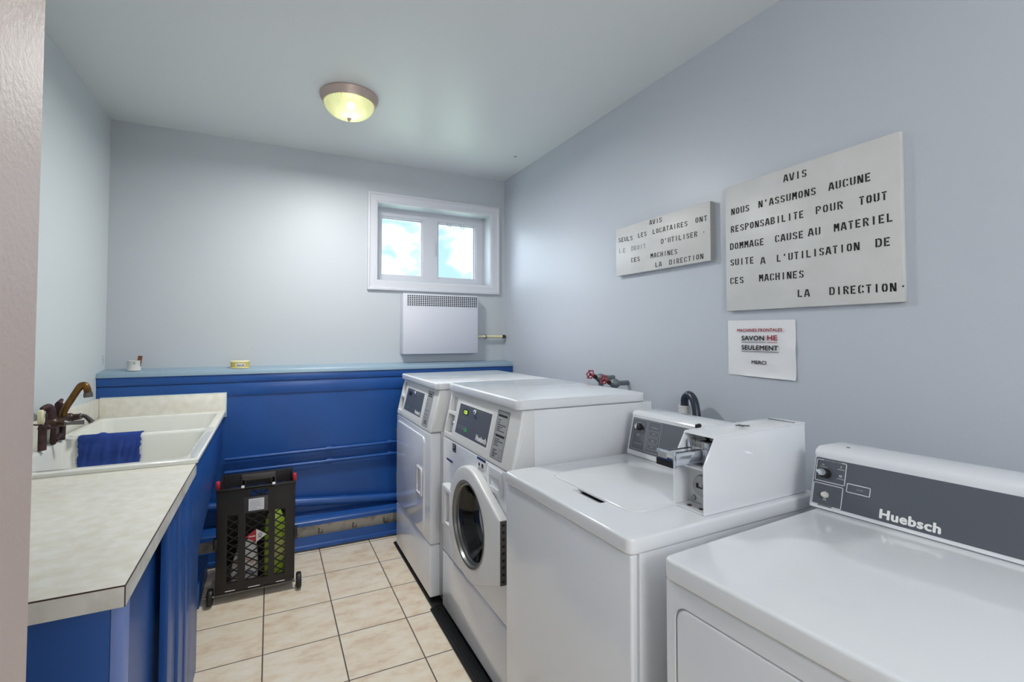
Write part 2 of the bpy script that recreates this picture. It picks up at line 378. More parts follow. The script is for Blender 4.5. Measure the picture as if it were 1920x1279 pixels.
# window
win = bpy.data.objects.new('window_1', None); C.objects.link(win); win.location = (1.14, YB, 2.03); win['kind'] = 'structure'
def casing():
    ox0, ox1, oz0, oz1 = .620, 1.668, 1.676, 2.384
    m = MB()
    prof = [(0, 0.0), (0, .022), (.012, .024), (.018, .017), (.034, .014), (.052, .016), (.060, .012), (.070, .008), (.072, 0)]
    ring = []
    for d, hgt in prof:
        ring.append([(ox0 + d, YB - hgt, oz0 + d), (ox1 - d, YB - hgt, oz0 + d), (ox1 - d, YB - hgt, oz1 - d), (ox0 + d, YB - hgt, oz1 - d)])
    return m.loops(ring, cap=False)
casing().build('casing', casep, win, world=True)
yf = 3.60
fr = MB().box(wx0, wx1, yf, yf + .07, wz0, wz1).cut(MB().box(.745, 1.085, yf - .1, yf + .2, 1.80, 2.26).box(1.20, 1.535, yf - .1, yf + .2, 1.80, 2.26))
fr.build('window_frame', casep, win, world=True)
for x0, x1 in ((.745, 1.085), (1.20, 1.535)):
    m = MB()
    L = [[(x0 + d, y, 1.80 + d), (x1 - d, y, 1.80 + d), (x1 - d, y, 2.26 - d), (x0 + d, y, 2.26 - d)] for d, y in ((0, yf + .012), (.008, yf + .012), (.008, yf + .03), (.016, yf + .03), (.016, yf + .06))]
    s = m.loops(L, cap=False).build('sash', casep, win, world=True)
    MB().box(x0 + .012, x1 - .012, yf + .046, yf + .050, 1.812, 2.248).build('pane', clearglass, s).location = -parent_loc(win)
MB().box(1.168, 1.182, yf - .016, yf, 1.98, 2.09, .004).build('window_latch', casep, win, world=True)
for xx in (1.30, 1.415):
    MB().tube([(xx - .012, yf + .012, 2.255), (xx - .012, yf + .004, 2.228), (xx + .012, yf + .004, 2.228), (xx + .012, yf + .012, 2.255)], .0022, 6, False).build('clip', steel, win, world=True)

# ------------------------------------------------------------------ ceiling light
LX, LY = .362, 2.575
t = thing('ceiling_light', (LX, LY, ZC), 'round flush dome lamp with ribbed glass, lit on the ceiling', 'lamp')
up = lambda a, b, h: (a, b, h)
MB().lathe([(.0, -.001), (.148, -.001), (.150, -.008), (.147, -.016), (.139, -.030), (.134, -.043), (.128, -.043), (.126, -.02), (.0, -.012)], up, 64).build('base_ring', nickel, t)
prof = [(.127 * math.cos(a), -.040 - .078 * math.sin(a)) for a in [PI / 2 * i / 16 for i in range(17)]]
prof[-1] = (0.0, prof[-1][1])
MB().lathe(prof, up, 240, rib=lambda u: .0011 * math.cos(2 * PI * 60 * u)).build('glass_dome', domeglass, t)
MB().lathe([(0, -.112), (.012, -.114), (.013, -.119), (.008, -.124), (.006, -.131), (0, -.133)], up, 24).build('finial', nickel, t)
bulb = mat('lit bulb', rgb(255, 255, 240), 0.5, emis=(1.0, 1.0, 0.72, 1), estr=14)
MB().sphere((.004, -.02, -.058), .023, (1.0, 1.0, .8)).build('bulb', bulb, t)

# ------------------------------------------------------------------ back wall services
t = thing('wall_heater', (1.155, YB, 1.42), 'white wall convector heater with slotted grille under the window', 'heater')
MB().box(.862, 1.450, 3.362, YB, 1.208, 1.652, .005).build('body', heatp, t, world=True)
g = MB()
for i in range(34):
    for k in range(6): g.box(.893 + i * .0163, .893 + i * .0163 + .0098, 3.3605, 3.364, 1.563 + k * .0135, 1.563 + k * .0135 + .0088)
g.build('grille', dark, t, world=True)
t = thing('capped_pipe', (1.6, 3.41, 1.336), 'short cream capped pipe sticking out beside the wall heater', 'pipe')
MB().cyl((1.47, 3.415, 1.338), (1.69, 3.415, 1.336), .0085, .0115, 16).build('tube', cream, t, world=True)
MB().cyl((1.535, 3.415, 1.337), (1.545, 3.415, 1.337), .016, n=16).cyl((1.540, 3.415, 1.337), (1.540, YB, 1.337), .006, n=10).build('clamp', steel, t, world=True)
MB().cyl((1.685, 3.415, 1.336), (1.712, 3.415, 1.336), .014, n=16, bev=.002).build('cap', bronze, t, world=True)
for z, lab in ((.600, 'upper of two thin blue pipes along the blue lower wall'), (.521, 'lower of two thin blue pipes along the blue lower wall')):
    t = thing('water_pipe', (.5, 3.285, z), lab, 'pipe', group='thin blue pipes on the lower wall')
    MB().cyl((-.24, 3.288, z - .006), (1.66, 3.288, z + .014), .0105, n=14).build('tube', bluep, t, world=True)
    for x in (.34, .735): MB().cyl((x, 3.288, z + .001 + (x - .3) * .0105), (x + .035, 3.288, z + .001 + (x - .3) * .0105), .0145, n=14).box(x + .012, x + .022, 3.288, YF - .0005, z - .012, z + .02).build('coupling', bluep, t, world=True)
tag(MB().cyl((-.60, 3.268, .352), (1.66, 3.268, .158), .0265, n=20).box(.45, .47, 3.268, YF - .0005, .23, .28).build('drain_pipe', bluep), 'thick sloping blue drain pipe above the baseboard heater', 'pipe')
t = thing('baseboard_heater', (.5, 3.25, 0), 'blue baseboard heater with open grimy fin slot at floor level', 'heater')
MB().prism([(3.305, .205), (3.305, .196), (3.215, .165), (3.207, .150), (3.199, .151), (3.201, .172), (3.212, .182)], YZ, -.80, 1.62, 0).build('top_cover', bluep, t, world=True)
MB().prism([(3.192, .012), (3.186, .012), (3.186, .03), (3.197, .036), (3.197, .086), (3.203, .086), (3.203, .03)], YZ, -.80, 1.62, 0).box(-.80, 1.62, 3.19, 3.30, .008, .014).build('front_panel', bluep, t, world=True)
m = MB().box(-.79, 1.61, 3.228, 3.30, .02, .165)
m.build('fin_element', fins, t, world=True)
for x in (.29, .50, .70): MB().box(x, x + .006, 3.2, 3.23, .09, .12).box(x, x + .025, 3.205, 3.209, .092, .098).box(x + .02, x + .025, 3.205, 3.209, .092, .115).build('bracket', greysteel, t, world=True)

# things on the ledge
def ledz(y): return 1.132 + (y - 3.298) * .014 / .153
t = thing('tin_can', (-.713, 3.375, ledz(3.375) - .001), 'white tin can with green logo and a brown stick, on the ledge', 'can')
MB().lathe([(0, .001), (.0325, .001), (.0335, .003), (.0325, .006), (.0325, .056), (.0338, .058), (.0325, .060), (.031, .060), (.031, .006), (0, .005)], up, 32).build('body', whitep, t)
m = MB().text('G', lambda a, b, c: (-.002 + .0329 * math.sin(a / .0329), -.0331 * math.cos(a / .0329) - c * .2, b), .004, .038, .010, .013, .02).text('ai', lambda a, b, c: (-.002 + .0329 * math.sin(a / .0329), -.0331 * math.cos(a / .0329) - c * .2, b), .012, .034, .010, .012, .01)
m.build('print', tealp, t)
tag(MB().box(-.698, -.678, 3.366, 3.377, ledz(3.37) + .008, ledz(3.37) + .086, .001, rot=Matrix.Rotation(math.radians(8), 3, 'Y')).build('wooden_stick', woodm), 'flat brown wooden stick standing in the white tin can', 'stick')
t = thing('margarine_tub', (-.172, 3.375, ledz(3.375) - .001), 'small oval yellow margarine tub standing on the ledge', 'tub')
def oval(r, z): return [(1.12 * r * math.cos(2 * PI * k / 48), .8 * r * math.sin(2 * PI * k / 48), z) for k in range(48)]
MB().loops([oval(.044, .001), oval(.0455, .006), oval(.047, .036), oval(.0475, .040)]).build('body', yellowp, t)
MB().loops([oval(.0480, .037), oval(.0495, .038), oval(.0495, .0445), oval(.046, .0475)]).loops([oval(.043, .0), oval(.0468, .001), oval(.0468, .004), oval(.045, .006)]).build('lid', cream, t)
def tubfn(a, b, c):
    th = a / .047 - PI / 2
    return (1.12 * .0476 * math.cos(th), .8 * .0476 * math.sin(th), b)
MB().text('becel', tubfn, -.014, .014, .036, .014, .02).build('lettering', blueink, t)
MB().plate([tubfn(-.02 + .048 * k / 16, .011, 0) for k in range(17)] + [tubfn(.028 - .048 * k / 16, .031, 0) for k in range(17)]).build('label_band', whitep, t).scale = (.995, .995, 1)

# ------------------------------------------------------------------ counter, cabinet, sink
CZ = .870
t = thing('countertop', (-.55, 1.6, CZ), 'mottled beige laminate counter with upstands, beside the sink', 'counter')
MB().box(XL, -.244, 1.125, 2.072, .830, CZ, .0015).build('top', lamin, t, world=True)
MB().box(XL, -.2445, 1.1235, 1.125, .829, CZ - .003).box(-.244, -.2425, 1.1245, 2.072, .829, CZ - .003).build('edge_band', lamedge, t, world=True)
MB().box(XL, -.243, 1.1232, 1.1245, CZ - .003, CZ - .0004).box(-.2435, -.2422, 1.1232, 2.072, CZ - .003, CZ - .0004).box(-.2438, -.2422, 1.1230, 1.1243, .829, CZ - .001).build('seam', brown, t, world=True)
MB().box(XL, XL + .018, 1.125, 3.295, CZ, .994, .002).build('backsplash', lamin, t, world=True)
MB().box(XL + .0185, -.240, 3.2925, YF, CZ - .02, .994, .002).cut(MB().cyl((-.43, 3.25, .879), (-.43, 3.297, .879), .0035, n=12)).build('backsplash', lamin, t, world=True)
MB().box(-.2405, -.236, 3.2926, YF - .0005, CZ - .02, .996, .001).box(XL + .02, -.236, 3.2926, 3.303, .993, .998, .001).build('paint_line', mat('pale mint paint', rgb(205, 222, 220), .5), t, world=True)

t = thing('base_cabinet', (-.55, 1.7, 0), 'blue painted cabinet under the beige counter and sink, slanted side panel', 'cabinet')
MB().box(XL + .001, -.2685, 1.142, 1.20, 0.001, .829, .002).build('end_panel', bluep, t, world=True)
edgep = mat('window lit blue paint', rgb(120, 142, 204), .4)  # cabinet blue made paler: window light on the post painted in
MB().box(-.268, -.248, 1.139, 1.185, 0, .829, .002).build('corner_post', edgep, t, world=True)
MB().box(-.32, -.30, 1.20, 2.02, 0, .829).build('recessed_panel', bluep, t, world=True)
MB().box(-.285, -.263, 1.70, 1.825, 0, .829, .002).build('stile', bluep, t, world=True)
MB().box(-.285, -.255, 1.832, 1.935, 0, .829, .003).build('stile', bluep, t, world=True)
MB().box(-.285, -.250, 1.936, 2.00, 0, .829, .006).box(-.285, -.253, 2.0, 2.03, 0, .829, .003).build('corner_trim', bluep, t, world=True)
MB().prism([(2.03, 0), (2.265, 0), (2.272, .478), (3.290, .655), (3.290, .861), (2.076, .861), (2.076, .8285), (2.03, .8285)], YZ, -.272, -.254, .0015).build('slanted_panel', bluep, t, world=True)
MB().box(-.40, -.36, 3.0, 3.04, 0.0, .570, .003).build('leg', palegreen, t, world=True)
MB().box(-.62, -.30, 2.75, 3.1, .0, .12, .004).build('plinth', bluep, t, world=True)

# double laundry sink
t = thing('laundry_sink', (-.52, 2.68, CZ), 'white double basin laundry sink set at the end of the counter', 'sink')
sx0, sx1, sy0, sy1, zt = -.842, -.243, 2.068, 3.292, .8865
m = MB()
def L3(p, z): return [(a, b, z) for a, b in p]
ymid = 2.735
def cell(y0, y1, by0, by1):
    bx0, bx1 = -.815, -.285
    return [L3(rr(sx0, sx1, y0, y1, .0012), zt), L3(rr(bx0 - .012, bx1 + .012, by0 - .012, by1 + .012, .052), zt), L3(rr(bx0 - .005, bx1 + .005, by0 - .005, by1 + .005, .048), zt - .003),
            L3(rr(bx0, bx1, by0, by1, .045), zt - .012), L3(rr(bx0 + .012, bx1 - .03, by0 + .015, by1 - .012, .042), zt - .16), L3(rr(bx0 + .03, bx1 - .06, by0 + .04, by1 - .035, .07), zt - .29), L3(rr(bx0 + .07, bx1 - .10, by0 + .08, by1 - .08, .05), zt - .305)]
m.loops(cell(sy0 + .012, ymid, 2.118, 2.705)).loops(cell(ymid, sy1, 2.765, 3.262))
# rolled outer rim and apron
rim = []
for d, z in ((.012, zt), (.004, zt - .003), (0.0, zt - .010), (0.0, zt - .024), (.006, zt - .030), (.012, zt - .028)):
    rim.append([(sx0 + d, sy0 + d, z), (sx1 - d, sy0 + d, z), (sx1 - d, sy1, z), (sx0 + d, sy1, z)])
m2 = MB().loops([[(sx0, sy0 + .012, zt), (sx1 - .0, sy0 + .012, zt), (sx1, sy1, zt), (sx0, sy1, zt)], [(sx0, sy0 + .004, zt - .002), (sx1 + .003, sy0 + .004, zt - .002), (sx1 + .003, sy1, zt - .002), (sx0, sy1, zt - .002)],
                 [(sx0, sy0, zt - .007), (sx1 + .005, sy0, zt - .007), (sx1 + .005, sy1, zt - .007), (sx0, sy1, zt - .007)], [(sx0, sy0, zt - .0160), (sx1 + .005, sy0, zt - .0160), (sx1 + .005, sy1, zt - .0160), (sx0, sy1, zt - .0160)]], cap=False)
me = bpy.data.meshes.new('t'); m2.bm.to_mesh(me); m.bm.from_mesh(me)
bmesh.ops.remove_doubles(m.bm, verts=m.bm.verts, dist=.0004)
m.build('basins', porcelain, t, 50, world=True)
for y in (2.41, 3.01):
    MB().cyl((-.56, y, zt - .3048), (-.56, y, zt - .302), .03, n=24).build('drain', chrome, t, world=True)
MB().box(XL + .0185, sx0, 2.074, 3.291, CZ - .03, CZ + .006, .001).build('back_strip', porcelain, t, world=True)

# towel over the divider between the basins
def towel():
    b = bmesh.new(); nx, rows = 46, []
    x0, x1 = -.764, -.538
    path = [(2.773, .852), (2.771, .874), (2.760, .8895), (2.735, .8930), (2.710, .8908), (2.6985, .8785)] + [(2.698 - .0012 * k - .003 * math.sin(k * .6), .862 - .0105 * k) for k in range(11)]
    for j, (y, z) in enumerate(path):
        row = []
        for i in range(nx + 1):
            u = i / nx; x = x0 + (x1 - x0) * u
            w = .004 * math.sin(u * 17 + .3) * min(1, max(0, (j - 4) / 5)) + .0025 * math.sin(u * 41 + j * .3) * min(1, max(0, (j - 5) / 5))
            hump = .006 * math.exp(-((u - .32) / .05) ** 2) if 1 <= j <= 4 else 0
            if i in (0, nx): x += random.uniform(-.004, .004)
            zz = z + hump + (random.uniform(-.004, .003) if j == len(path) - 1 else 0)
            row.append(b.verts.new((x, y - abs(w) , zz)))
        rows.append(row)
    pts = [[v.co.copy() for v in r] for r in rows]; b.free()
    b = sheet(pts, .0035)
    for j in range(2, len(pts) - 1):            # frayed threads on the side edges
        for i, sg in ((0, -1), (nx, 1)):
            for q in range(2):
                p = pts[j][i].lerp(pts[j + 1][i], random.random()); l = random.uniform(.004, .012)
                a = b.verts.new(p + Vector((0, 0, .0007))); c = b.verts.new(p - Vector((0, 0, .0007))); d = b.verts.new(p + Vector((sg * l, -.001, random.uniform(-.006, .003))))
                b.faces.new((a, c, d))
    m = MB(); m._merge(b); return m
tag(towel().build('towel', towelm, ang=60), 'frayed royal blue towel draped over the divider between the sink basins', 'towel')

# faucet and pipe stub at the left wall
t = thing('faucet', (-.80, 2.62, CZ), 'old tarnished two lever faucet with tall brass spout over the sink', 'faucet')
MB().tube([(-.808, 2.635, .985), (-.803, 2.633, 1.02), (-.776, 2.633, 1.075), (-.757, 2.633, 1.112)], .0135, 14).tube([(-.760, 2.633, 1.106), (-.748, 2.633, 1.124), (-.735, 2.633, 1.124), (-.727, 2.633, 1.108), (-.724, 2.633, 1.088)], [.0135, .0145, .0145, .0135, .0135], 14).build('spout', brass, t, world=True)
MB().cyl((-.724, 2.633, 1.090), (-.7225, 2.633, 1.073), .0165, n=20, bev=.002).cyl((-.7235, 2.633, 1.094), (-.7233, 2.633, 1.090), .0150, n=20).build('nozzle', gunmetal, t, world=True)
MB().cyl((-.806, 2.635, .968), (-.806, 2.635, .995), .024, .018, 20, .002).tube([(-.832, 2.565, .975), (-.818, 2.59, .978), (-.806, 2.635, .980), (-.806, 2.70, .978)], .0165, 12).sphere((-.822, 2.572, .978), .024).sphere((-.806, 2.70, .978), .022).cyl((-.822, 2.572, .978), (-.782, 2.575, .975), .017, .014, 16).cyl((-.806, 2.70, .978), (-.766, 2.70, .982), .016, .013, 16).build('body', bronze, t, world=True)
MB().tube([(-.784, 2.575, .976), (-.765, 2.58, .973), (-.722, 2.59, .972)], [.011, .0075, .010], 10).sphere((-.787, 2.575, .976), .0135).build('lever_handle', gunmetal, t, world=True)
MB().tube([(-.768, 2.70, .983), (-.752, 2.695, .984), (-.738, 2.69, .974), (-.722, 2.685, .956)], [.011, .0085, .009, .012], 10).sphere((-.768, 2.70, .983), .0135).build('lever_handle', gunmetal, t, world=True)
MB().tube([(-.826, 2.575, .985), (-.828, 2.575, 1.03), (-.834, 2.565, 1.046), (-.847, 2.545, 1.040)], [.016, .0155, .014, .010], 12).cyl((-.826, 2.575, .985), (-.827, 2.575, 1.005), .019, n=8).build('shut_off', rust, t, world=True)
MB().cyl((-.828, 2.662, .99), (-.830, 2.662, 1.05), .0145, n=12).cyl((-.830, 2.655, 1.048), (-.826, 2.68, 1.062), .010, .007, 10).cyl((-.828, 2.662, 1.005), (-.829, 2.662, 1.02), .018, n=8).build('shut_off', rust, t, world=True)
MB().tube([(-.822, 2.59, .96), (-.824, 2.59, .91), (-.826, 2.60, .8895)], .010, 10).tube([(-.822, 2.61, .90), (-.815, 2.64, .915), (-.82, 2.67, .90)], .009, 8).build('supply_pipe', rust, t, world=True)
MB().cyl((-.820, 2.675, .96), (-.822, 2.675, .8895), .0125, n=12).build('supply_pipe', rust, t, world=True)
MB().box(-.828, -.822, 2.60, 2.655, .905, .960, .002).build('bracket_plate', greysteel, t, world=True)
faucet_root = t; t.location.x += .007
t = thing('pipe_stub', (-.82, 2.475, CZ), 'short dark red pipe stub with cream cap beside the faucet', 'pipe')
MB().cyl((-.826, 2.475, .8870), (-.826, 2.475, .972), .0135, n=16).cyl((-.826, 2.475, .972), (-.826, 2.475, .985), .016, .012, 14).cyl((-.826, 2.475, .978), (-.805, 2.455, .980), .006, n=10).sphere((-.803, 2.453, .980), .010).build('tube', rust, t, world=True)
MB().box(-.842, -.826, 2.468, 2.492, .985, 1.045, .004, rot=Matrix.Rotation(math.radians(5), 3, 'X')).build('cap', cream, t, world=True)
MB().tube([(-.845, 2.44, .995), (-.835, 2.46, .99), (-.828, 2.475, .988)], .003, 8).tube([(-.820, 2.475, .985), (-.816, 2.478, 1.01), (-.818, 2.482, 1.03)], .003, 8).build('wire', rust, t, world=True)

t.location.x += .013

# ------------------------------------------------------------------ machines
def panel_frame(p0, p1):
    """local frame on a slanted console face: fn(a=along world -y (image right), b=up the slope as z, c=out)"""
    (u0, z0), (u1, z1) = p0, p1
    k = (u1 - u0) / (z1 - z0); n = Vector((-1, 0, k)).normalized()
    return lambda a, b, c: (u0 + (b - z0) * k + n.x * c, -a, b + n.z * c)
def bars(m, fn, a0, b0, w, h, depth=.0008): m.plate([fn(a0, b0, depth), fn(a0 + w, b0, depth), fn(a0 + w, b0 + h, depth), fn(a0, b0 + h, depth)])
def rplate(m, fn, a0, a1, b0, b1, r, d0, d1, bev=0): m.prism(rr(a0, a1, b0, b1, r, 4), fn, d0, d1, bev)
FR = lambda a, b, c: (-c, -a, b)         # machine front face: a to the image right, b up, c out

def front_load(name, loc, label, cat, rz, Wd, zpan, zlid, depth, back):
    t = thing(name, loc, label, cat, rz)
    k0, k1 = (0.0, zpan + .012), (.046, zlid - .0375)
    MB().box(.055, depth, .004, Wd - .004, .03, zlid - .038, .004).build('cabinet', enamel, t)
    lid = MB().prism(rr(.026, back, .0, Wd, .03, 6), XYc, zlid - .036, zlid, .007, 3)
    lid.build('lid', enamel, t, 50)
    for q in (.10, depth - .1):
        for w in (.06, Wd - .06): MB().cyl((q, w, 0), (q, w, .03), .02, n=12).build('foot', black, t)
    return t, panel_frame(k0, k1)
def console(t, zpan, zlid, Wd, cutter=None):
    poly = [(0, zpan + .002), (.0, zpan + .012), (.046, zlid - .0375), (.10, zlid - .0375), (.10, zpan + .002)]
    m = MB().prism(poly, lambda a, b, c: (a, c, b), .0, Wd, .010, 3)
    if cutter: m.cut(cutter)
    return m.build('control_panel', enamel_soft, t, 40)

# --- far dryer
D0 = (.735, 2.302, 0); WD = .703
t, P = front_load('clothes_dryer', D0, 'white front control dryer nearest the blue back wall, solid door with pull', 'dryer', 0, WD, .85, 1.102, .712, .712)
a_ = lambda y: -(y - 2.302)       # world y -> a
cutm = MB(); rplate(cutm, P, a_(2.985), a_(2.91), .968, 1.050, .006, -.03, .02); rplate(cutm, P, a_(2.985), a_(2.905), .878, .957, .006, -.03, .02)
cp = console(t, .85, 1.102, WD, cutm)
m = MB(); rplate(m, P, a_(2.862), a_(2.523), .897, 1.023, .002, .0, .0012); m.build('display_panel', greyp, cp)
m = MB(); rplate(m, P, a_(2.468), a_(2.370), .865, 1.049, .006, .0, .0010); m.build('instruction_label', lightgrey, cp)
m = MB()
for z, w in ((1.028, .055), (1.018, .065)): bars(m, P, a_(2.45), z, w, .006, .0013)
for z, w in ((.998, .02), (.982, .03), (.968, .025), (.945, .07), (.925, .06), (.908, .07)): bars(m, P, a_(2.46), z, w, .0022, .0013)
for z in (.893, .886, .879): bars(m, P, a_(2.44), z, .045, .004, .0013)
m.build('label_print', ink, cp)
MB().text('Huebsch', P, a_(2.63), .903, .098, .021, .055, .0016).build('logo', white, cp)
m = MB(); rplate(m, P, a_(2.82), a_(2.76), .985, 1.008, .002, .0012, .002); m.build('display', black, cp)
m = MB(); rplate(m, P, a_(2.795), a_(2.773), .911, .922, .002, .0012, .002); m.build('start_key', greenled, cp)
MB().sphere(P(a_(2.68), 1.011, .006), .011).cyl(P(a_(2.68), 1.000, .0), P(a_(2.68), 1.000, .006), .010, n=14).build('lock', chrome, cp)
m = MB(); m.cyl(P(a_(2.945), .985, -.026), P(a_(2.945), .985, -.012), .006, n=10); m.build('coin_button', greysteel, cp)
m = MB(); rplate(m, P, a_(2.957), a_(2.948), .90, .935, .002, -.03, -.012); m.build('coin_return', greysteel, cp)
m = MB(); rplate(m, P, a_(2.925), a_(2.915), .99, 1.045, .001, -.03, -.024); m.build('coin_slot', greysteel, cp)
MB().box(0, .056, .0, WD, .292, .848, .008, 3).build('front_panel', enamel, t)
MB().box(0, .056, .0, WD, .032, .288, .008, 3).build('lower_panel', enamel, t)
dm = MB(); dm.prism(rr(a_(2.975), a_(2.398), .312, .812, .028, 6), FR, -.004, .0075, .002, 2)
pk = MB(); pk.prism(rr(a_(2.505), a_(2.415), .505, .640, .012, 4), FR, .001, .03)
door = dm.cut(pk).build('door', enamel, t)
hm = MB(); hm.prism(rr(a_(2.512), a_(2.408), .497, .648, .016, 5), FR, .009, .0165, .003); pk = MB(); pk.prism(rr(a_(2.498), a_(2.43), .51, .636, .01, 4), FR, -.02, .03)
hm.cut(pk).build('handle', enamel, door)
for z in (.44, .72): MB().box(-.005, .010, WD - .012, WD + .0035, z - .035, z + .035, .0015).build('hinge', greysteel, t)

# --- front load washer
W0 = (.775, 1.497, 0); WW = .733
t, P = front_load('front_load_washer', W0, 'white front loading washer with round dark glass door, between dryer and top loader', 'washer', 0, WW, .853, 1.110, .66, .633)
a_ = lambda y: -(y - 1.497)
cutm = MB(); rplate(cutm, P, a_(2.205), a_(2.12), .978, 1.048, .006, -.035, .02); rplate(cutm, P, a_(2.205), a_(2.118), .875, .964, .006, -.035, .02)
cp = console(t, .853, 1.110, WW, cutm)
m = MB(); rplate(m, P, a_(2.087), a_(1.719), .890, 1.034, .004, -.0005, .0008); m.build('display_frame', white, cp)
m = MB(); rplate(m, P, a_(2.078), a_(1.728), .896, 1.027, .002, .0, .0014); m.build('display_panel', greyp, cp)
m = MB(); rplate(m, P, a_(1.684), a_(1.580), .872, 1.054, .006, .0, .0010); m.build('instruction_label', lightgrey, cp)
m = MB(); bars(m, P, a_(1.672), 1.030, .075, .008, .0013); bars(m, P, a_(1.668), .955, .075, .008, .0013)
for z, w in ((1.016, .025), (1.006, .02), (.998, .07), (.990, .045), (.983, .03), (.976, .065), (.945, .04), (.938, .07), (.931, .03), (.923, .04), (.905, .035), (.899, .02), (.893, .045), (.887, .03), (.881, .025)): bars(m, P, a_(1.668), z, w, .0028, .0013)
m.outline(rr(a_(1.612), a_(1.592), .885, .912, .002, 2), P, .0012, .0013).outline(rr(a_(1.681), a_(1.583), .963, 1.051, .004, 2), P, .0012, .0013).outline(rr(a_(1.681), a_(1.583), .875, .963, .004, 2), P, .0012, .0013)
m.build('label_print', ink, cp)
MB().text('Huebsch', P, a_(1.84), .905, .105, .023, .055, .0018).build('logo', white, cp)
m = MB(); rplate(m, P, a_(2.028), a_(1.965), .985, 1.009, .002, .0012, .002); m.build('display', black, cp)
MB().text('125', P, a_(2.014), .989, .036, .015, .01, .0025).build('display_digits', yled, cp)
m = MB(); rplate(m, P, a_(1.978), a_(1.948), .917, .929, .002, .0012, .002); m.build('start_key', greenled, cp)
m = MB()
for i in range(4): m.text('A', P, a_(2.04 - i * .019), .966, .006, .007, 0, .0018)
for i in range(5): bars(m, P, a_(2.055 - i * .022), .932, .014, .002, .0018); bars(m, P, a_(2.055 - i * .022), .922, .014, .002, .0018)
m.build('key_print', lightgrey, cp)
MB().sphere(P(a_(1.885), 1.012, .006), .011).cyl(P(a_(1.885), .998, .0), P(a_(1.885), .998, .006), .010, n=14).build('lock', chrome, cp)
m = MB(); rplate(m, P, a_(2.150), a_(2.128), .982, 1.044, .003, -.034, -.026); m.build('coin_slot', greysteel, cp)
m = MB(); m.sphere(P(a_(2.150), .925, -.018), .013).cyl(P(a_(2.15), .912, -.03), P(a_(2.15), .905, -.012), .012, n=14); rplate(m, P, a_(2.158), a_(2.135), .879, .892, .002, -.034, -.02); m.build('coin_return', chrome, cp)
front = MB().box(0, .056, .0, WW, .298, .851, .008, 3)
front.cut(MB().cyl((-.05, a_(1.81) * -1, .575), (.10, a_(1.81) * -1, .575), .178, n=64)).build('front_panel', enamel, t)
MB().box(0, .056, .0, WW, .030, .294, .008, 3).build('lower_panel', enamel, t)
# door: ring that widens to a straight hinge edge on the near side
dc, dz, dR, dr = a_(1.81), .575, .228, .166
he = a_(1.512)
outer = []
for k in range(0, 49):
    th = math.radians(68 + 224 * k / 48); outer.append((dc + dR * math.cos(th), dz + dR * math.sin(th)))
outer += [(he, .462), (he, .690)]
dm = MB(); dm.prism(outer, FR, .0005, .040, .010, 3)
hole = MB().cyl((-.1, -dc, dz), (.1, -dc, dz), dr + .004, n=64)
door = dm.cut(hole).build('door', enamel_soft, t, 40)
fnd = lambda a, b, h: (-h, -dc - a, dz + b)
MB().lathe([(dr + .006, .041), (dr + .002, .0425), (dr - .004, .040), (dr - .008, .030), (dr - .016, .026), (dr - .018, .012), (dr - .010, .010), (dr + .006, .02)], fnd, 72).build('trim_ring', mat('grey trim ring', rgb(120, 120, 116), .3, .6), door)
MB().lathe([(dr - .014, .022), (.135, .004), (.115, -.035), (.085, -.065), (.04, -.078), (0, -.080)], fnd, 64).build('glass_bowl', smokeglass, door)
MB().lathe([(dr + .006, -.002), (dr + .006, -.05), (dr - .02, -.055), (dr - .022, -.095), (.14, -.10)], fnd, 64).build('door_gasket', mat('grey rubber gasket', rgb(38, 38, 40), .45), t)
MB().lathe([(.142, -.10), (.235, -.105), (.235, -.45), (0, -.46)], fnd, 48).build('drum', mat('dark steel drum', rgb(40, 40, 42), .3, .7), t)
hm = MB().box(-.043, -.001, -(a_(1.995)), -(a_(2.125)), .465, .655, .010, 3)
pk = MB().box(-.06, -.022, -a_(2.018), -a_(2.085), .490, .632, .006)
hm.cut(pk); cyl = MB().cyl((-.2, -dc, dz), (.2, -dc, dz), dr + .012, n=64); hm.cut(cyl)
hm.build('handle', enamel_soft, door)
m = MB().box(-.036, -.012, -he - .003, -he + .0, .464, .688)
hinge = m.build('hinge', greysteel, door)
m = MB()
for k in range(9): m.box(-.030, -.020, -he - .0045, -he - .003, .474 + k * .0245, .482 + k * .0245)
m.build('hinge_slots', black, hinge)
dd = MB(); dd.prism(rr(a_(1.695), a_(1.566), .748, .842, .010, 5), FR, -.004, .006, .003)
pk = MB(); pk.prism(rr(a_(1.678), a_(1.585), .768, .808, .012, 5), FR, -.006, .03)
pkb = dd.cut(pk).build('dispenser_drawer', enamel, t)
m = MB(); rplate(m, FR, a_(2.09), a_(2.048), .806, .842, .001, .0, .001); m.build('black_sticker', black, t)
m = MB(); bars(m, FR, a_(2.083), .833, .028, .005, .0014); bars(m, FR, a_(2.083), .822, .02, .006, .0014); bars(m, FR, a_(2.083), .811, .028, .003, .0014); m.build('sticker_print', lightgrey, t)
m = MB(); rplate(m, FR, a_(2.172), a_(2.09), .748, .757, .001, 0, .001); rplate(m, FR, a_(1.80), a_(1.717), .838, .848, .001, 0, .001); m.build('blue_sticker', blueink, t)
m = MB(); rplate(m, FR, a_(1.80), a_(1.717), .798, .838, .001, 0, .0008); m.build('warning_label', paper, t)
m = MB(); rplate(m, FR, a_(1.785), a_(1.772), .814, .826, .001, 0, .0014); rplate(m, FR, a_(1.755), a_(1.737), .812, .828, .001, 0, .0014)
for k in range(3): bars(m, FR, a_(1.79), .800 + k * .004, .06, .0012, .0014)
m.build('warning_print', ink, t)

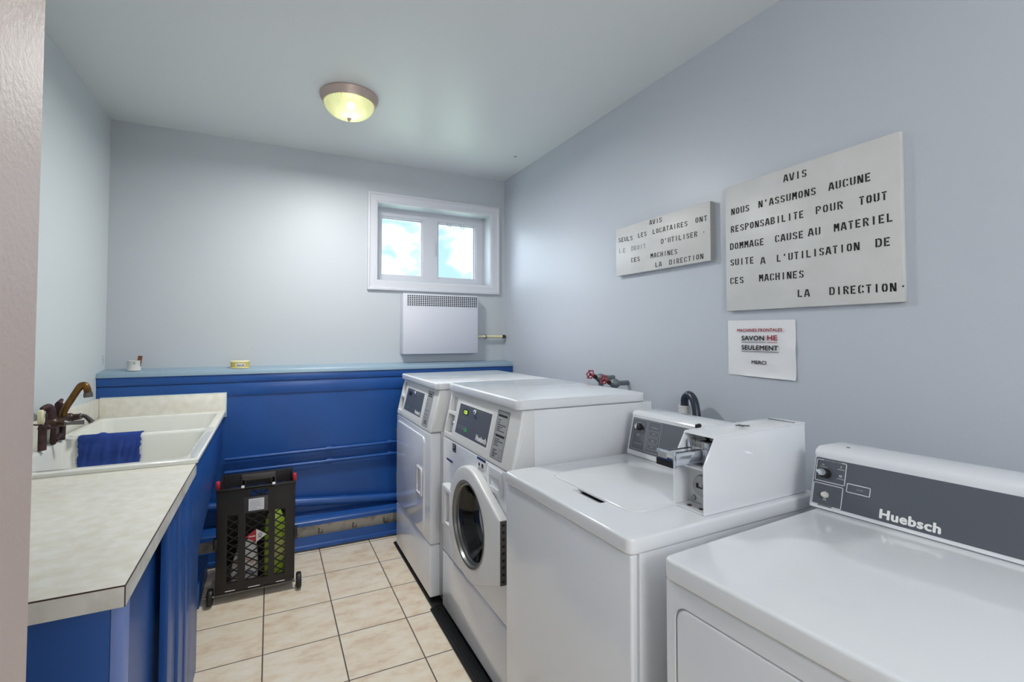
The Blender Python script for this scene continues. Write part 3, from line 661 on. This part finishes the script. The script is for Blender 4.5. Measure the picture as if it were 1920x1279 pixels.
# --- top load washer with coin meter
T0 = (.73, .833, 0); R3 = math.radians(1.2); WT = .606; ZT = .888
t = thing('top_load_washer', T0, 'white top loading washer with coin slide box on its lid', 'washer', R3)
MB().box(.032, .715, .005, WT - .005, .02, ZT - .039, .004).build('cabinet', enamel, t)
MB().box(.006, .028, .004, WT - .004, .02, ZT - .039, .006, 3).build('front_panel', enamel, t)
lid = MB().prism(rr(0, .72, 0, WT, .020, 6), XYc, ZT - .0385, ZT, .007, 4)
pk = MB().box(.088, .150, .215, .345, ZT - .014, ZT + .02, .012, 3)
top = lid.cut(pk).build('worktop', enamel, t, 50)
door = MB().prism(rr(.113, .515, .112, .500, .045, 8), XYc, ZT - .004, ZT + .0045, .003, 3).build('lid', enamel, t, 50)
MB().box(.118, .16, .225, .335, ZT - .0125, ZT - .0105).build('finger_recess_shade', dark, t)  # dark plate painting the shade in the notch under the lid
prof = [(.536, ZT), (.531, ZT + .006), (.532, ZT + .016), (.562, 1.032), (.560, 1.040), (.566, 1.050), (.580, 1.056), (.685, 1.052), (.69, 1.045), (.69, ZT)]
cons = MB().prism(prof, lambda a, b, c: (a, c, b), .060, WT - .008, .005, 2).build('console', enamel, t, 40)
P3 = panel_frame((.532, ZT + .016), (.562, 1.032))
m = MB(); rplate(m, P3, -.587, -.026, .910, 1.029, .004, -.001, .001); m.build('control_panel', midgrey, cons)
m = MB()
m.outline(rr(-.578, -.512, .916, 1.026, .003, 3), P3, .0016, .0014).outline(rr(-.506, -.443, .917, 1.026, .003, 3), P3, .0016, .0014)
for b0, b1 in ((.975, .993), (.951, .969), (.928, .945)): m.outline(rr(-.499, -.452, b0, b1, .002, 3), P3, .0012, .0014)
for b0, w in ((1.004, .032), (.983, .014), (.959, .012), (.956, .008), (.936, .012)): bars(m, P3, -.475 - w / 2, b0, w, .0022, .0014)
for a0, b0, w in ((-.565, 1.012, .022), (-.573, 1.007, .012), (-.54, 1.008, .012), (-.57, .978, .004), (-.538, .983, .01), (-.557, .969, .016), (-.557, .965, .012), (-.566, .936, .04)): bars(m, P3, a0, b0, w, .0022, .0014)
m.build('panel_print', lightgrey, cons)
kn = MB().cyl(P3(-.546, .998, .001), P3(-.546, .998, .016), .014, .012, 24, .002).cyl(P3(-.528, .996, .001), P3(-.528, .996, .008), .004, n=8).build('knob', black, cons)
MB().prism([(-.560, .998), (-.552, 1.006), (-.546, 1.007), (-.546, .989), (-.552, .990)], P3, .016, .020).build('knob_pointer', chrome, kn)
MB().cyl((.566, .286, 1.045), (.553, .286, 1.043), .0085, n=16).build('lock', black, cons)
# coin meter box
v0, v1 = .020, .119
cm = [(.262, ZT + .001), (.262, 1.012), (.305, 1.081), (.69, 1.087), (.69, ZT + .001)]
m = MB()
m.prism(cm, lambda a, b, c: (a, c, b), v0, v0 + .004, .001, 1).prism(cm, lambda a, b, c: (a, c, b), v1 - .004, v1, .001, 1)
m.prism([(.303, 1.079), (.309, 1.0845), (.69, 1.0905), (.69, 1.086), (.309, 1.080)], lambda a, b, c: (a, c, b), v0 - .001, v1 + .001, .0015, 2)
m.box(.264, .688, v0 + .004, v1 - .004, ZT + .001, ZT + .005).box(.264, .355, v0 + .004, v1 - .004, 1.000, 1.004).box(.685, .69, v0 + .004, v1 - .004, ZT + .005, 1.085)
cmo = m.build('coin_meter', enamel, t, 40)
MB().box(.318, .325, v0 + .004, v1 - .004, ZT + .006, .999).box(.345, .352, v0 + .004, v1 - .004, 1.005, 1.079).build('inner_plate', enamel_soft, cmo)
m = MB().cyl((.318, .066, .945), (.306, .066, .945), .030, .027, 32, .002).cyl((.318, .098, .905), (.313, .098, .905), .007, n=12)
m.build('lock', steel, cmo)
MB().box(.3035, .3065, .056, .080, .939, .951).cut(MB().box(.30, .31, .060, .076, .942, .951)).build('lock_keyway', black, cmo)
for u, v in ((.285, .085), (.287, .050)): MB().cyl((u, v, ZT + .005), (u, v, ZT + .007), .006, n=12).build('bolt', bronze, cmo)
ss = MB().box(.190, .345, .046, .096, 1.014, 1.046, .004).box(.300, .346, .038, .104, 1.008, 1.064, .003)
ss.build('coin_slide', chrome, cmo)
MB().box(.181, .192, .042, .100, 1.012, 1.052, .003).build('slide_head', chrome, cmo)
MB().box(.1800, .1815, .044, .098, 1.013, 1.030).build('slide_grip', black, cmo)
MB().box(.1795, .1812, .064, .093, 1.033, 1.048).build('price_label', lightgrey, cmo)
m = MB()
for i in range(5): m.cyl((.300, .052 + i * .0095, 1.048), (.300, .052 + i * .0095, 1.066), .003, n=10).box(.296, .304, .0505 + i * .0095, .0535 + i * .0095, 1.05, 1.058)
m.build('coin_pins', steel, cmo)
MB().box(.205, .296, .054, .058, 1.0462, 1.0468).box(.205, .296, .084, .088, 1.0462, 1.0468).prism([(.046, 1.078), (.1, 1.078), (.073, 1.062)], lambda a, b, c: (c, a, b), .342, .3445).build('slide_recess', dark, cmo)
TOPF = lambda a, b, c: (b, -a, 1.0865 + (b - .309) * .0156 + c)
m = MB(); m.tube([TOPF(-.072, .47, .0045), TOPF(-.064, .462, .0045), TOPF(-.056, .466, .0045), TOPF(-.046, .478, .0045)], .0022, 6).tube([TOPF(-.072, .455, .0045), TOPF(-.06, .458, .0045), TOPF(-.05, .458, .0045)], .0018, 6)
m.box(.652, .656, v0 + .008, v1 - .012, 1.0885, 1.0912)
for q in range(6): bars(m, TOPF, -.11 + q * .012, .628, .007, .004, .005); bars(m, TOPF, -.085 + q * .010, .610, .006, .003, .005)
m.build('top_marks', mat('grey ink mark', rgb(90, 95, 102), .5), cmo)

# --- near dryer
N0 = (.738, .747, 0); R4 = math.radians(3.2); WN = .690
t = thing('clothes_dryer', N0, 'white dryer in the right foreground with long grey rear console', 'dryer', R4)
MB().box(.032, .705, -WN + .004, -.004, .02, ZT - .044, .004).build('cabinet', enamel, t)
fr = MB().box(.007, .030, -WN + .003, -.002, .02, ZT - .0445, .006, 3)
pk = MB(); pk.prism(rr(.026, .66, .20, .803, .030, 6), FR, -.016, .05)
fr.cut(pk).build('front_panel', enamel, t)
dk = MB(); dk.prism(rr(.0295, .6565, .203, .7995, .027, 6), FR, -.022, -.0075, .004, 3); dk.build('door', enamel, t)
MB().prism(rr(0, .715, -WN, 0, .020, 6), XYc, ZT - .0435, ZT, .007, 4).build('worktop', enamel, t, 50)
prof = [(.576, ZT + .0005), (.5715, ZT + .004), (.574, ZT + .013), (.607, 1.019), (.604, 1.026), (.607, 1.036), (.622, 1.045), (.73, 1.043), (.735, 1.036), (.735, ZT)]
cons = MB().prism(prof, lambda a, b, c: (a - .055 * c, c, b), -WN + .004, .014, .005, 3).build('console', enamel, t, 40)
P4_ = panel_frame((.574, ZT + .013), (.607, 1.019))
def P4(a, b, c):
    x, y, z = P4_(a, b, c); return (x + .055 * a, y, z)
m = MB(); rplate(m, P4, -.009, .665, .900, 1.017, .004, -.001, .001); m.build('control_panel', greyp, cons)
m = MB()
m.outline(rr(-.006, .062, .959, 1.012, .003, 3), P4, .0016, .0014).outline(rr(-.007, .060, .901, .953, .003, 3), P4, .0016, .0014).outline(rr(.068, .117, .947, .967, .002, 3), P4, .0016, .0014)
m.build('panel_outline', white, cons)
m = MB(); bars(m, P4, .010, 1.0095, .040, .005, .0016); bars(m, P4, .008, .8985, .032, .005, .0016); m.build('title_gap', greyp, cons)
m = MB(); m.text('FABRIC SELECTOR', P4, .011, 1.0105, .038, .0032, .0, .0018).text('PUSH TO START', P4, .009, .8995, .030, .0030, .0, .0018).text('IN USE', P4, .090, .9555, .013, .0034, .01, .0018)
for a0, b0, w, h in ((.002, .994, .018, .002), (.006, .999, .006, .003), (.043, .995, .016, .002), (.049, 1.000, .003, .005), (.044, .972, .016, .002), (.048, .977, .007, .006), (-.001, .9715, .012, .002), (.018, .913, .008, .005)): bars(m, P4, a0, b0, w, h, .0016)
m.build('panel_print', lightgrey, cons)
m = MB(); m.text('Huebsch', P4, .140, .906, .112, .0215, .045, .0020); m.build('logo', white, cons)
kn = MB().cyl(P4(.019, .979, .001), P4(.019, .979, .018), .0125, .0115, 28, .002).build('knob', black, cons)
drop = [(.001, .983)] + [(.017 + .0095 * math.cos(math.radians(a)), .9805 + .0085 * math.sin(math.radians(a))) for a in range(120, -150, -20)]
MB().prism(drop, P4, .018, .0215, .001).build('knob_pointer', chrome, kn)
MB().cyl(P4(.023, .927, .001), P4(.023, .927, .006), .0085, n=6).cyl(P4(.022, .927, .006), P4(.022, .927, .012), .0065, n=20, bev=.002).build('start_button', mat('pale button', rgb(225, 222, 214), .3, .3), cons)
m = MB().cyl((.664, -.040, 1.0440), (.664, -.040, 1.0453), .004, n=12); m.build('screw', black, cons)

# rubber strips on the floor in front of the machines
def mat_strip(x0, x1, y0, y1, label, ribs):
    m = MB().box(x0, x1, y0, y1, .0005, .008, .002)
    for k in range(ribs):
        x = x0 + .008 + k * (x1 - x0 - .016) / (ribs - 1); m.box(x - .003, x + .003, y0 + .001, y1 - .001, .008, .0125, .0015)
    return tag(m.build('rubber_strip', rubber), label, 'mat', 'ribbed rubber strips under the machines')
mat_strip(.735, .805, 2.262, 3.075, 'black ribbed rubber strip along the far dryer', 9)
mat_strip(.722, .845, .10, 2.258, 'black ribbed rubber strip in front of the washers', 10)

# valves, standpipe, hose behind the machines
for i, (y, z, lab) in enumerate(((2.10, 1.113, 'left of two red handled water valves behind the front washer'), (1.985, 1.094, 'right of two red handled water valves behind the front washer'))):
    t = thing('water_valve', (1.62, y, z), lab, 'valve', group='water valves on the right wall')
    ax = Vector((-.9, -.22, .34)).normalized()
    q = ax.to_track_quat('Z', 'Y').to_matrix()
    wf = lambda a, b, h: tuple(q @ Vector((a, b, h)) + ax * .066)
    m = MB()
    m.tube([wf((.0215 + .0032 * math.cos(6 * th)) * math.cos(th), (.0215 + .0032 * math.cos(6 * th)) * math.sin(th), 0) for th in [2 * PI * k / 36 for k in range(37)]], .0036, 8, False)
    for k in range(3):
        th = 2 * PI * k / 3; m.cyl(wf(0, 0, 0), wf(.021 * math.cos(th), .021 * math.sin(th), 0), .0028, n=8)
    m.sphere(wf(0, 0, 0), .0085).build('handwheel', valvered, t)
    MB().cyl((0, 0, 0), tuple(ax * .066), .006, n=12).cyl(tuple(ax * .01), tuple(ax * .03), .013, n=6).build('stem', rust, t)
    MB().sphere((.012, -.012, 0), .029, (1, 1, .85)).cyl((.01, -.01, 0), (XR - 1.62, -.01, 0), .013, n=14).cyl((.012, -.012, 0), (.012, -.012, -.08), .014, n=14).build('valve_body', valvegrey, t)
tag(MB().lathe([(.0265, 0), (.0265, 1.028), (.0275, 1.029), (.0275, 1.037), (.0215, 1.037), (.0215, .5), (.0215, 0), (.0265, 0)], lambda a, b, h: (1.66 + a, 1.535 + b, h), 32).build('standpipe', pvc), 'white upright drain standpipe against the right wall', 'pipe')
tag(MB().tube([(1.66, 1.535, .98), (1.66, 1.535, 1.035), (1.656, 1.530, 1.068), (1.648, 1.500, 1.088), (1.640, 1.468, 1.070), (1.632, 1.448, 1.02), (1.62, 1.432, .93), (1.6, 1.42, .8)], .0165, 16).build('drain_hose', hosem), 'dark bent drain hose hooked into the white standpipe', 'hose')

# ------------------------------------------------------------------ notices on the right wall
G = {
 'A': [((0, 0), (.24, 1)), ((.38, 1), (.62, 0)), ((.2, .3), (.43, .3))],
 'B': [((.06, 0), (.06, 1)), ((.2, .93), (.46, .93)), ((.5, .9), (.5, .6)), ((.2, .52), (.46, .52)), ((.56, .45), (.56, .1)), ((.2, .07), (.5, .07))],
 'C': [((.58, .72), (.5, .93)), ((.3, .93), (.12, .93)), ((.07, .9), (.07, .1)), ((.12, .07), (.3, .07)), ((.5, .07), (.58, .28))],
 'D': [((.06, 0), (.06, 1)), ((.2, .93), (.42, .93)), ((.44, .93), (.58, .75)), ((.58, .77), (.58, .23)), ((.58, .25), (.44, .07)), ((.2, .07), (.42, .07))],
 'E': [((.06, 0), (.06, 1)), ((.2, .93), (.58, .93)), ((.2, .5), (.48, .5)), ((.2, .07), (.58, .07))],
 'G': [((.58, .74), (.5, .93)), ((.3, .93), (.12, .93)), ((.07, .9), (.07, .1)), ((.12, .07), (.3, .07)), ((.44, .07), (.56, .07)), ((.56, .05), (.56, .42)), ((.34, .4), (.56, .4))],
 'H': [((.06, 0), (.06, 1)), ((.56, 0), (.56, 1)), ((.2, .5), (.44, .5))],
 'I': [((.31, 0), (.31, 1))],
 'L': [((.06, 0), (.06, 1)), ((.2, .07), (.58, .07))],
 'M': [((.05, 0), (.05, 1)), ((.57, 0), (.57, 1)), ((.14, .95), (.28, .4)), ((.34, .4), (.48, .95))],
 'N': [((.05, 0), (.05, 1)), ((.57, 0), (.57, 1)), ((.14, .95), (.46, .05))],
 'O': [((.24, .95), (.08, .74)), ((.08, .76), (.08, .24)), ((.08, .26), (.24, .05)), ((.38, .95), (.54, .74)), ((.54, .76), (.54, .24)), ((.54, .26), (.38, .05))],
 'P': [((.06, 0), (.06, 1)), ((.2, .93), (.46, .93)), ((.54, .9), (.54, .55)), ((.2, .47), (.46, .47))],
 'R': [((.06, 0), (.06, 1)), ((.2, .93), (.46, .93)), ((.53, .9), (.53, .6)), ((.2, .5), (.44, .5)), ((.38, .42), (.58, 0))],
 'S': [((.56, .75), (.48, .93)), ((.34, .93), (.14, .93)), ((.08, .9), (.1, .6)), ((.1, .62), (.28, .52)), ((.36, .48), (.54, .38)), ((.54, .4), (.54, .1)), ((.5, .07), (.3, .07)), ((.16, .07), (.06, .25))],
 'T': [((.0, .93), (.62, .93)), ((.31, 0), (.31, .8))],
 'U': [((.07, 1), (.07, .14)), ((.08, .16), (.22, .05)), ((.56, 1), (.56, .14)), ((.55, .16), (.4, .05))],
 'V': [((0, 1), (.24, 0)), ((.62, 1), (.38, 0))],
 "'": [((.32, 1), (.26, .68))], '.': [((.3, .02), (.3, .2))],
}
def stencil(m, word, y0, z0, y1, z1, h, x, tk=.185):
    n = len(word); pitch = (y0 - y1) / (n - 1 + .66) if n > 1 else (y0 - y1) / .62
    sx = pitch * 1.06 if n > 1 else pitch
    for i, ch in enumerate(word):
        for a, b in G[ch]:
            A = Vector((a[0] * sx, a[1] * h)); B = Vector((b[0] * sx, b[1] * h)); d = (B - A)
            th = h * tk * (1.0 if abs(d.x) < abs(d.y) else .85); q = Vector((-d.y, d.x)).normalized() * th / 2
            f = lambda p: (x, y0 - i * pitch - p.x, z0 + (z1 - z0) * i / max(1, n - 1) + p.y)
            m.plate([f(A + q), f(A - q), f(B - q), f(B + q)])
BIG = [("AVIS",1.101,1.911,1.020,1.908),("NOUS",1.321,1.839,1.243,1.838),("N'ASSUMONS",1.201,1.840,0.990,1.835),("AUCUNE",0.946,1.836,0.823,1.834),("RESPONSABILITE",1.324,1.767,1.032,1.764),("POUR",0.989,1.766,0.905,1.765),("TOUT",0.856,1.764,0.781,1.763),("DOMMAGE",1.329,1.697,1.183,1.693),("CAUSE",1.137,1.694,1.034,1.692),("AU",1.016,1.694,0.977,1.693),("MATERIEL",0.932,1.693,0.767,1.693),("SUITE",1.328,1.631,1.226,1.628),("A",1.196,1.620,1.179,1.620),("L'UTILISATION",1.131,1.620,0.859,1.620),("DE",0.813,1.621,0.775,1.620),("CES",1.330,1.556,1.272,1.555),("MACHINES",1.203,1.554,1.036,1.551),("LA",1.056,1.483,1.017,1.482),("DIRECTION",0.950,1.482,0.763,1.479),(".",0.749,1.490,0.741,1.490)]
SMALL = [("AVIS",1.774,1.894,1.694,1.892),("SEULS",2.004,1.847,1.898,1.842),("LES",1.855,1.845,1.797,1.844),("LOCATAIRES",1.752,1.844,1.540,1.840),("ONT",1.494,1.843,1.433,1.841),("D'UTILISER",1.699,1.786,1.486,1.782),(".",1.456,1.792,1.444,1.792),("CES",1.908,1.726,1.847,1.725),("MACHINES",1.768,1.727,1.601,1.723),("LA",1.737,1.679,1.698,1.678),("DIRECTION",1.648,1.678,1.455,1.679)]
FADED = [("LE",2.001,1.790,1.952,1.786),("DROIT",1.907,1.787,1.804,1.783)]
t = thing('notice_board', (XR, 1.05, 1.70), 'large white board with stencilled AVIS notice about responsibility', 'sign')
MB().box(XR - .0205, XR, .744, 1.351, 1.446, 1.962, .003).build('board', signp, t, world=True)
m = MB()
for w in BIG: stencil(m, *w, .0265, XR - .0212)
m.build('lettering', ink, t, world=True)
t = thing('notice_board', (XR, 1.72, 1.79), 'small white board with stencilled AVIS notice for tenants, nearer the window', 'sign')
MB().box(XR - .0305, XR - .006, 1.418, 2.029, 1.667, 1.923, .002).build('board', signp, t, world=True)
MB().box(XR - .0295, XR - .007, 1.4168, 1.4182, 1.668, 1.922).build('edge', boardedge, t, world=True)  # grey strip over the near side, standing for its unlit tone
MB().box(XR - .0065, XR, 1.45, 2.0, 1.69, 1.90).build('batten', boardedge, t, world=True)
m = MB()
for w in SMALL: stencil(m, *w, .0235, XR - .0312, .18)
m.build('lettering', ink, t, world=True)
m = MB()
for w in FADED: stencil(m, *w, .0235, XR - .0312, .14)
m.build('faded_lettering', fadeink, t, world=True)
t = thing('paper_notice', (XR, 1.22, 1.30), 'white paper sheet with red and black soap notice taped under the large board', 'sign')
rows = []
for j in range(15):
    row = []
    for i in range(19):
        y = 1.359 - .281 * i / 18; z = 1.408 - .222 * j / 14 + (-.004 * i / 18)
        bul = .003 + .0025 * noise.noise((i * .45, j * .5, 3)) + (.004 * math.exp(-((j - 7) / 1.2) ** 2) if i > 15 else 0) + (.005 if (j == 14 and i > 4) else 0)
        row.append((XR - bul, y, z))
    rows.append(row)
b = sheet(rows, .0004)
m = MB(); m._merge(b); m.build('sheet', paper, t, 60, world=True)
PW = lambda a, b, c: (XR - .0078 - c, -a, b)
MB().text('MACHINES FRONTALES', PW, -1.312, 1.3605, .187, .0125, .03).text('HE', PW, -1.184, 1.3265, .040, .0200, .03).box(XR - .0085, XR - .0082, 1.144, 1.185, 1.3185, 1.3205).build('red_lettering', redink, t, world=True)
MB().text('SAVON', PW, -1.293, 1.3255, .097, .0195, .03).text('SEULEMENT', PW, -1.293, 1.2885, .152, .0190, .03).text('MERCI', PW, -1.250, 1.2335, .061, .0145, .03).box(XR - .0085, XR - .0082, 1.190, 1.294, 1.3185, 1.3205).box(XR - .0085, XR - .0082, 1.140, 1.294, 1.2815, 1.2835).build('black_lettering', ink, t, world=True)

# ------------------------------------------------------------------ rolling crate and its contents
cx0, cx1, cy0, cy1, cz0, cz1 = -.234, .130, 2.752, 3.04, .052, .568
t = thing('rolling_crate', (-.05, 2.9, 0), 'black folding crate on wheels with lattice front, standing on the tiles by the sink', 'crate')
ops = [(-.185, -.137), (-.103, .004), (.033, .083)]
oz0, oz1 = .095, .432
m = MB().box(cx0, cx1, cy0, cy0 + .014, cz0, cz1, .004)
cutter = MB()
for a, b_ in ops: cutter.box(a, b_, cy0 - .05, cy0 + .05, oz0, oz1)
cutter.box(-.085, .003, cy0 - .05, cy0 + .05, .517, .546)
m.cut(cutter)
m.box(cx0 - .003, cx1 + .003, cy0 - .004, cy0 + .018, cz1 - .018, cz1, .004)
for x in (-.121, -.094, -.0, .022): m.box(x - .001, x + .001, cy0 - .002, cy0 + .002, oz1 + .01 if abs(x) > .05 else oz1, cz1 - .02)
m.box(-.128, .032, cy0 - .004, cy0 + .004, .556, cz1 - .004, .002)
fp = m.build('front_panel', crateb, t, world=True)
def lattice(x0, x1, z0, z1, y, pw=.064, ph=.040, tk=.0042):
    m = MB(); sl = ph / pw
    for sg in (1, -1):
        k = -30
        while k < 40:
            c = z0 + k * ph
            # line z = c + sg*sl*(x-x0); clip to the opening
            pts = []
            for x in (x0, x1):
                z = c + sg * sl * (x - x0)
                if z0 <= z <= z1: pts.append((x, z))
            for z in (z0, z1):
                x = x0 + (z - c) / (sg * sl)
                if x0 < x < x1: pts.append((x, z))
            if len(pts) >= 2:
                (xa, za), (xb, zb) = pts[0], pts[1]; L = math.hypot(xb - xa, zb - za)
                if L > .004: m.box(-L / 2, L / 2, y, y + .007, -tk / 2, tk / 2, rot=Matrix.Rotation(-math.atan2(zb - za, xb - xa), 3, 'Y'), piv=(0, 0, 0)); 
                if L > .004:
                    m.bm.verts.ensure_lookup_table()
                    for v in m.bm.verts[-8:]: v.co += Vector(((xa + xb) / 2, 0, (za + zb) / 2))
            k += 1
    return m
for a, b_ in ops: lattice(a, b_, oz0, oz1, cy0 + .003).build('lattice', crateb, t, world=True)
lattice(-.085, .003, .517, .546, cy0 + .004, .034, .05).build('lattice', crateb, t, world=True)
for x in (cx0, cx1 - .012):
    m = MB().box(x, x + .012, cy0 + .014, cy1 - .014, cz0, cz1 - .004, .002)
    c2 = MB()
    for q in (2.80, 2.87, 2.94):
        c2.box(x - .05, x + .05, q, q + .05, .14, .44)
    m.cut(c2); m.build('side_panel', crateb, t, world=True)
    lm = lattice(2.80, 2.99, .14, .44, 0, .05, .04)
    for v in lm.bm.verts: v.co = (x + .003 + v.co.y * .7, v.co.x, v.co.z)
    lm.build('lattice', crateb, t, world=True)
m = MB().box(cx0, cx1, cy1 - .014, cy1, cz0, cz1, .003); c2 = MB()
for a, b_ in ops: c2.box(a, b_, cy1 - .05, cy1 + .05, .40, .50)
m.cut(c2).build('back_panel', crateb, t, world=True)
for a, b_ in ops: lattice(a, b_, .40, .50, cy1 - .01).build('lattice', crateb, t, world=True)
MB().box(cx0 + .01, cx1 - .01, cy0 + .01, cy1 - .01, cz0, cz0 + .014).build('bottom', crateb, t, world=True)
hd = MB().box(-.126, .034, cy0 + .019, cy0 + .040, .560, .622, .004).cut(MB().box(-.106, .014, cy0 - .02, cy0 + .08, .54, .594, .004))
hd.box(-.126, -.108, cy0 + .019, cy0 + .034, .45, .60, .002).box(.016, .034, cy0 + .019, cy0 + .034, .45, .60, .002).build('handle', mat('top lit handle plastic', rgb(64, 58, 54), .45), t, world=True)  # handle paler than the crate: light from above put into its colour
for x in (-.118, .025): MB().box(x - .007, x + .007, cy0 - .005, cy0 + .02, .564, .571, .001).build('handle_collar', white, t, world=True)
m = MB().box(-.112, .000, cy0 - .0012, cy0 + .0005, .436, .512, .0004)
pocket = m.build('label_pocket', mat('clear grey sleeve', rgb(74, 72, 76), .2), t, world=True)
MB().box(-.091, -.019, cy0 - .0022, cy0 - .001, .444, .504).build('label', paper, t, world=True)
m = MB()
for k, w in enumerate((.05, .03, .055, .045, .052, .04, .056)): m.box(-.083, -.083 + w, cy0 - .0027, cy0 - .0021, .449 + k * .0072, .4507 + k * .0072)
m.build('label_print', lightgrey, t, world=True)
bd = lambda a, b, c: (a, cy0 - .002 - c, b)
MB().prism([(-.104, .314), (-.054, .281), (-.054, .347)], bd, 0, .003).build('badge', mat('dark red badge', rgb(165, 30, 38), .45), t, world=True)
MB().prism([(-.054, .281), (-.006, .314), (-.054, .347)], bd, 0, .003).build('badge', whitep, t, world=True)
m = MB()
m.tube([bd(-.044, .318, .004), bd(-.036, .326, .004), bd(-.028, .318, .004), bd(-.036, .310, .004), bd(-.044, .318, .004)], .0015, 6).tube([bd(-.046, .306, .004), bd(-.03, .306, .004)], .002, 6, False)
m.build('badge_mark', greyp, t, world=True)
m = MB()
for i in range(5): m.box(-.088 + i * .0065, -.084 + i * .0065, cy0 - .0056, cy0 - .005, .311, .317)
m.build('badge_print', white, t, world=True)
for x, yy in ((cx0 - .002, cy0 + .02), (cx1 - .008, cy0 + .02)):
    MB().box(x - .004, x + .014, yy, yy + .022, cz1 - .006, cz1 + .034, .004).build('red_latch', redp, t, world=True)
for x in (cx0 - .012, cx1 - .006): MB().box(x, x + .018, cy0 - .006, cy0 + .02, .275, .325, .003).build('side_latch', black, t, world=True)
for x, sg in ((cx0 - .022, -1), (cx1 + .022, 1)):
    wf = lambda a, b, h, x=x: (x + h, cy0 + .008 + a, .0405 + b)
    w = MB().lathe([(0, -.010), (.026, -.010), (.030, -.013), (.038, -.011), (.040, -.006), (.040, .006), (.038, .011), (.030, .013), (.026, .010), (0, .010)], wf, 40).build('wheel', black, t, world=True)
    MB().cyl((x - .018, cy0 + .008, .0405), (x + .018, cy0 + .008, .0405), .006, n=12).build('axle', steel, t, world=True)
MB().cyl((cx0 - .02, cy0 + .008, .0405), (cx1 + .02, cy0 + .008, .0405), .005, n=10).build('axle_rod', greysteel, t, world=True)
m = MB()
for x0, x1 in ((-.190, -.146), (-.088, -.034), (.042, .082)): m.box(x0, x1, cy0 - .001, cy0 + .001, cz0 + .004, cz0 + .0075)
m.build('foot_trim', white, t, world=True)
ci = cz0 + .0145
t = thing('detergent_bottle', (.035, 2.835, ci), 'lime green bottle standing inside the black crate', 'bottle')
MB().loops([L3(rr(-.05, .05, -.036, .036, .026), z) for z in (.0, .01)] + [L3(rr(-.052, .052, -.038, .038, .028), z) for z in (.06, .15, .24)] + [L3(rr(-.046, .046, -.034, .034, .028), .29), L3(rr(-.026, .026, -.024, .024, .022), .335), L3(rr(-.017, .017, -.017, .017, .0165), .345)]).build('body', greenp, t, 50)
MB().cyl((0, 0, .345), (0, 0, .375), .019, n=24, bev=.002).build('cap', whitep, t)
MB().prism(rr(-.036, .044, .09, .20, .01), lambda a, b, c: (a, -.0385 - c, b), 0, .0008).build('label', mat('olive label', rgb(186, 190, 110), .5), t)
t = thing('detergent_pouch', (-.108, 2.83, ci), 'white and pink soap pouch lying low inside the black crate', 'pouch')
MB().loops([L3(rr(-.062, .062, -.03, .03, .025), .0), L3(rr(-.064, .064, -.034, .034, .028), .05), L3(rr(-.054, .062, -.028, .028, .024), .11), L3(rr(-.032, .056, -.014, .014, .012), .17), L3(rr(-.022, .054, -.004, .004, .0035), .205)]).build('body', whitep, t, 60)
m = MB()
m.tube([(-.044, -.036, .09), (-.02, -.034, .125), (.01, -.034, .12), (.04, -.036, .095)], .006, 6).build('print', pinkpk, t)
m = MB().tube([(-.05, -.036, .03), (-.03, -.038, .05), (-.005, -.038, .035), (.02, -.038, .055), (.045, -.037, .04)], .006, 6)
m.build('print', mat('grey blue print', rgb(110, 118, 140), .5), t)
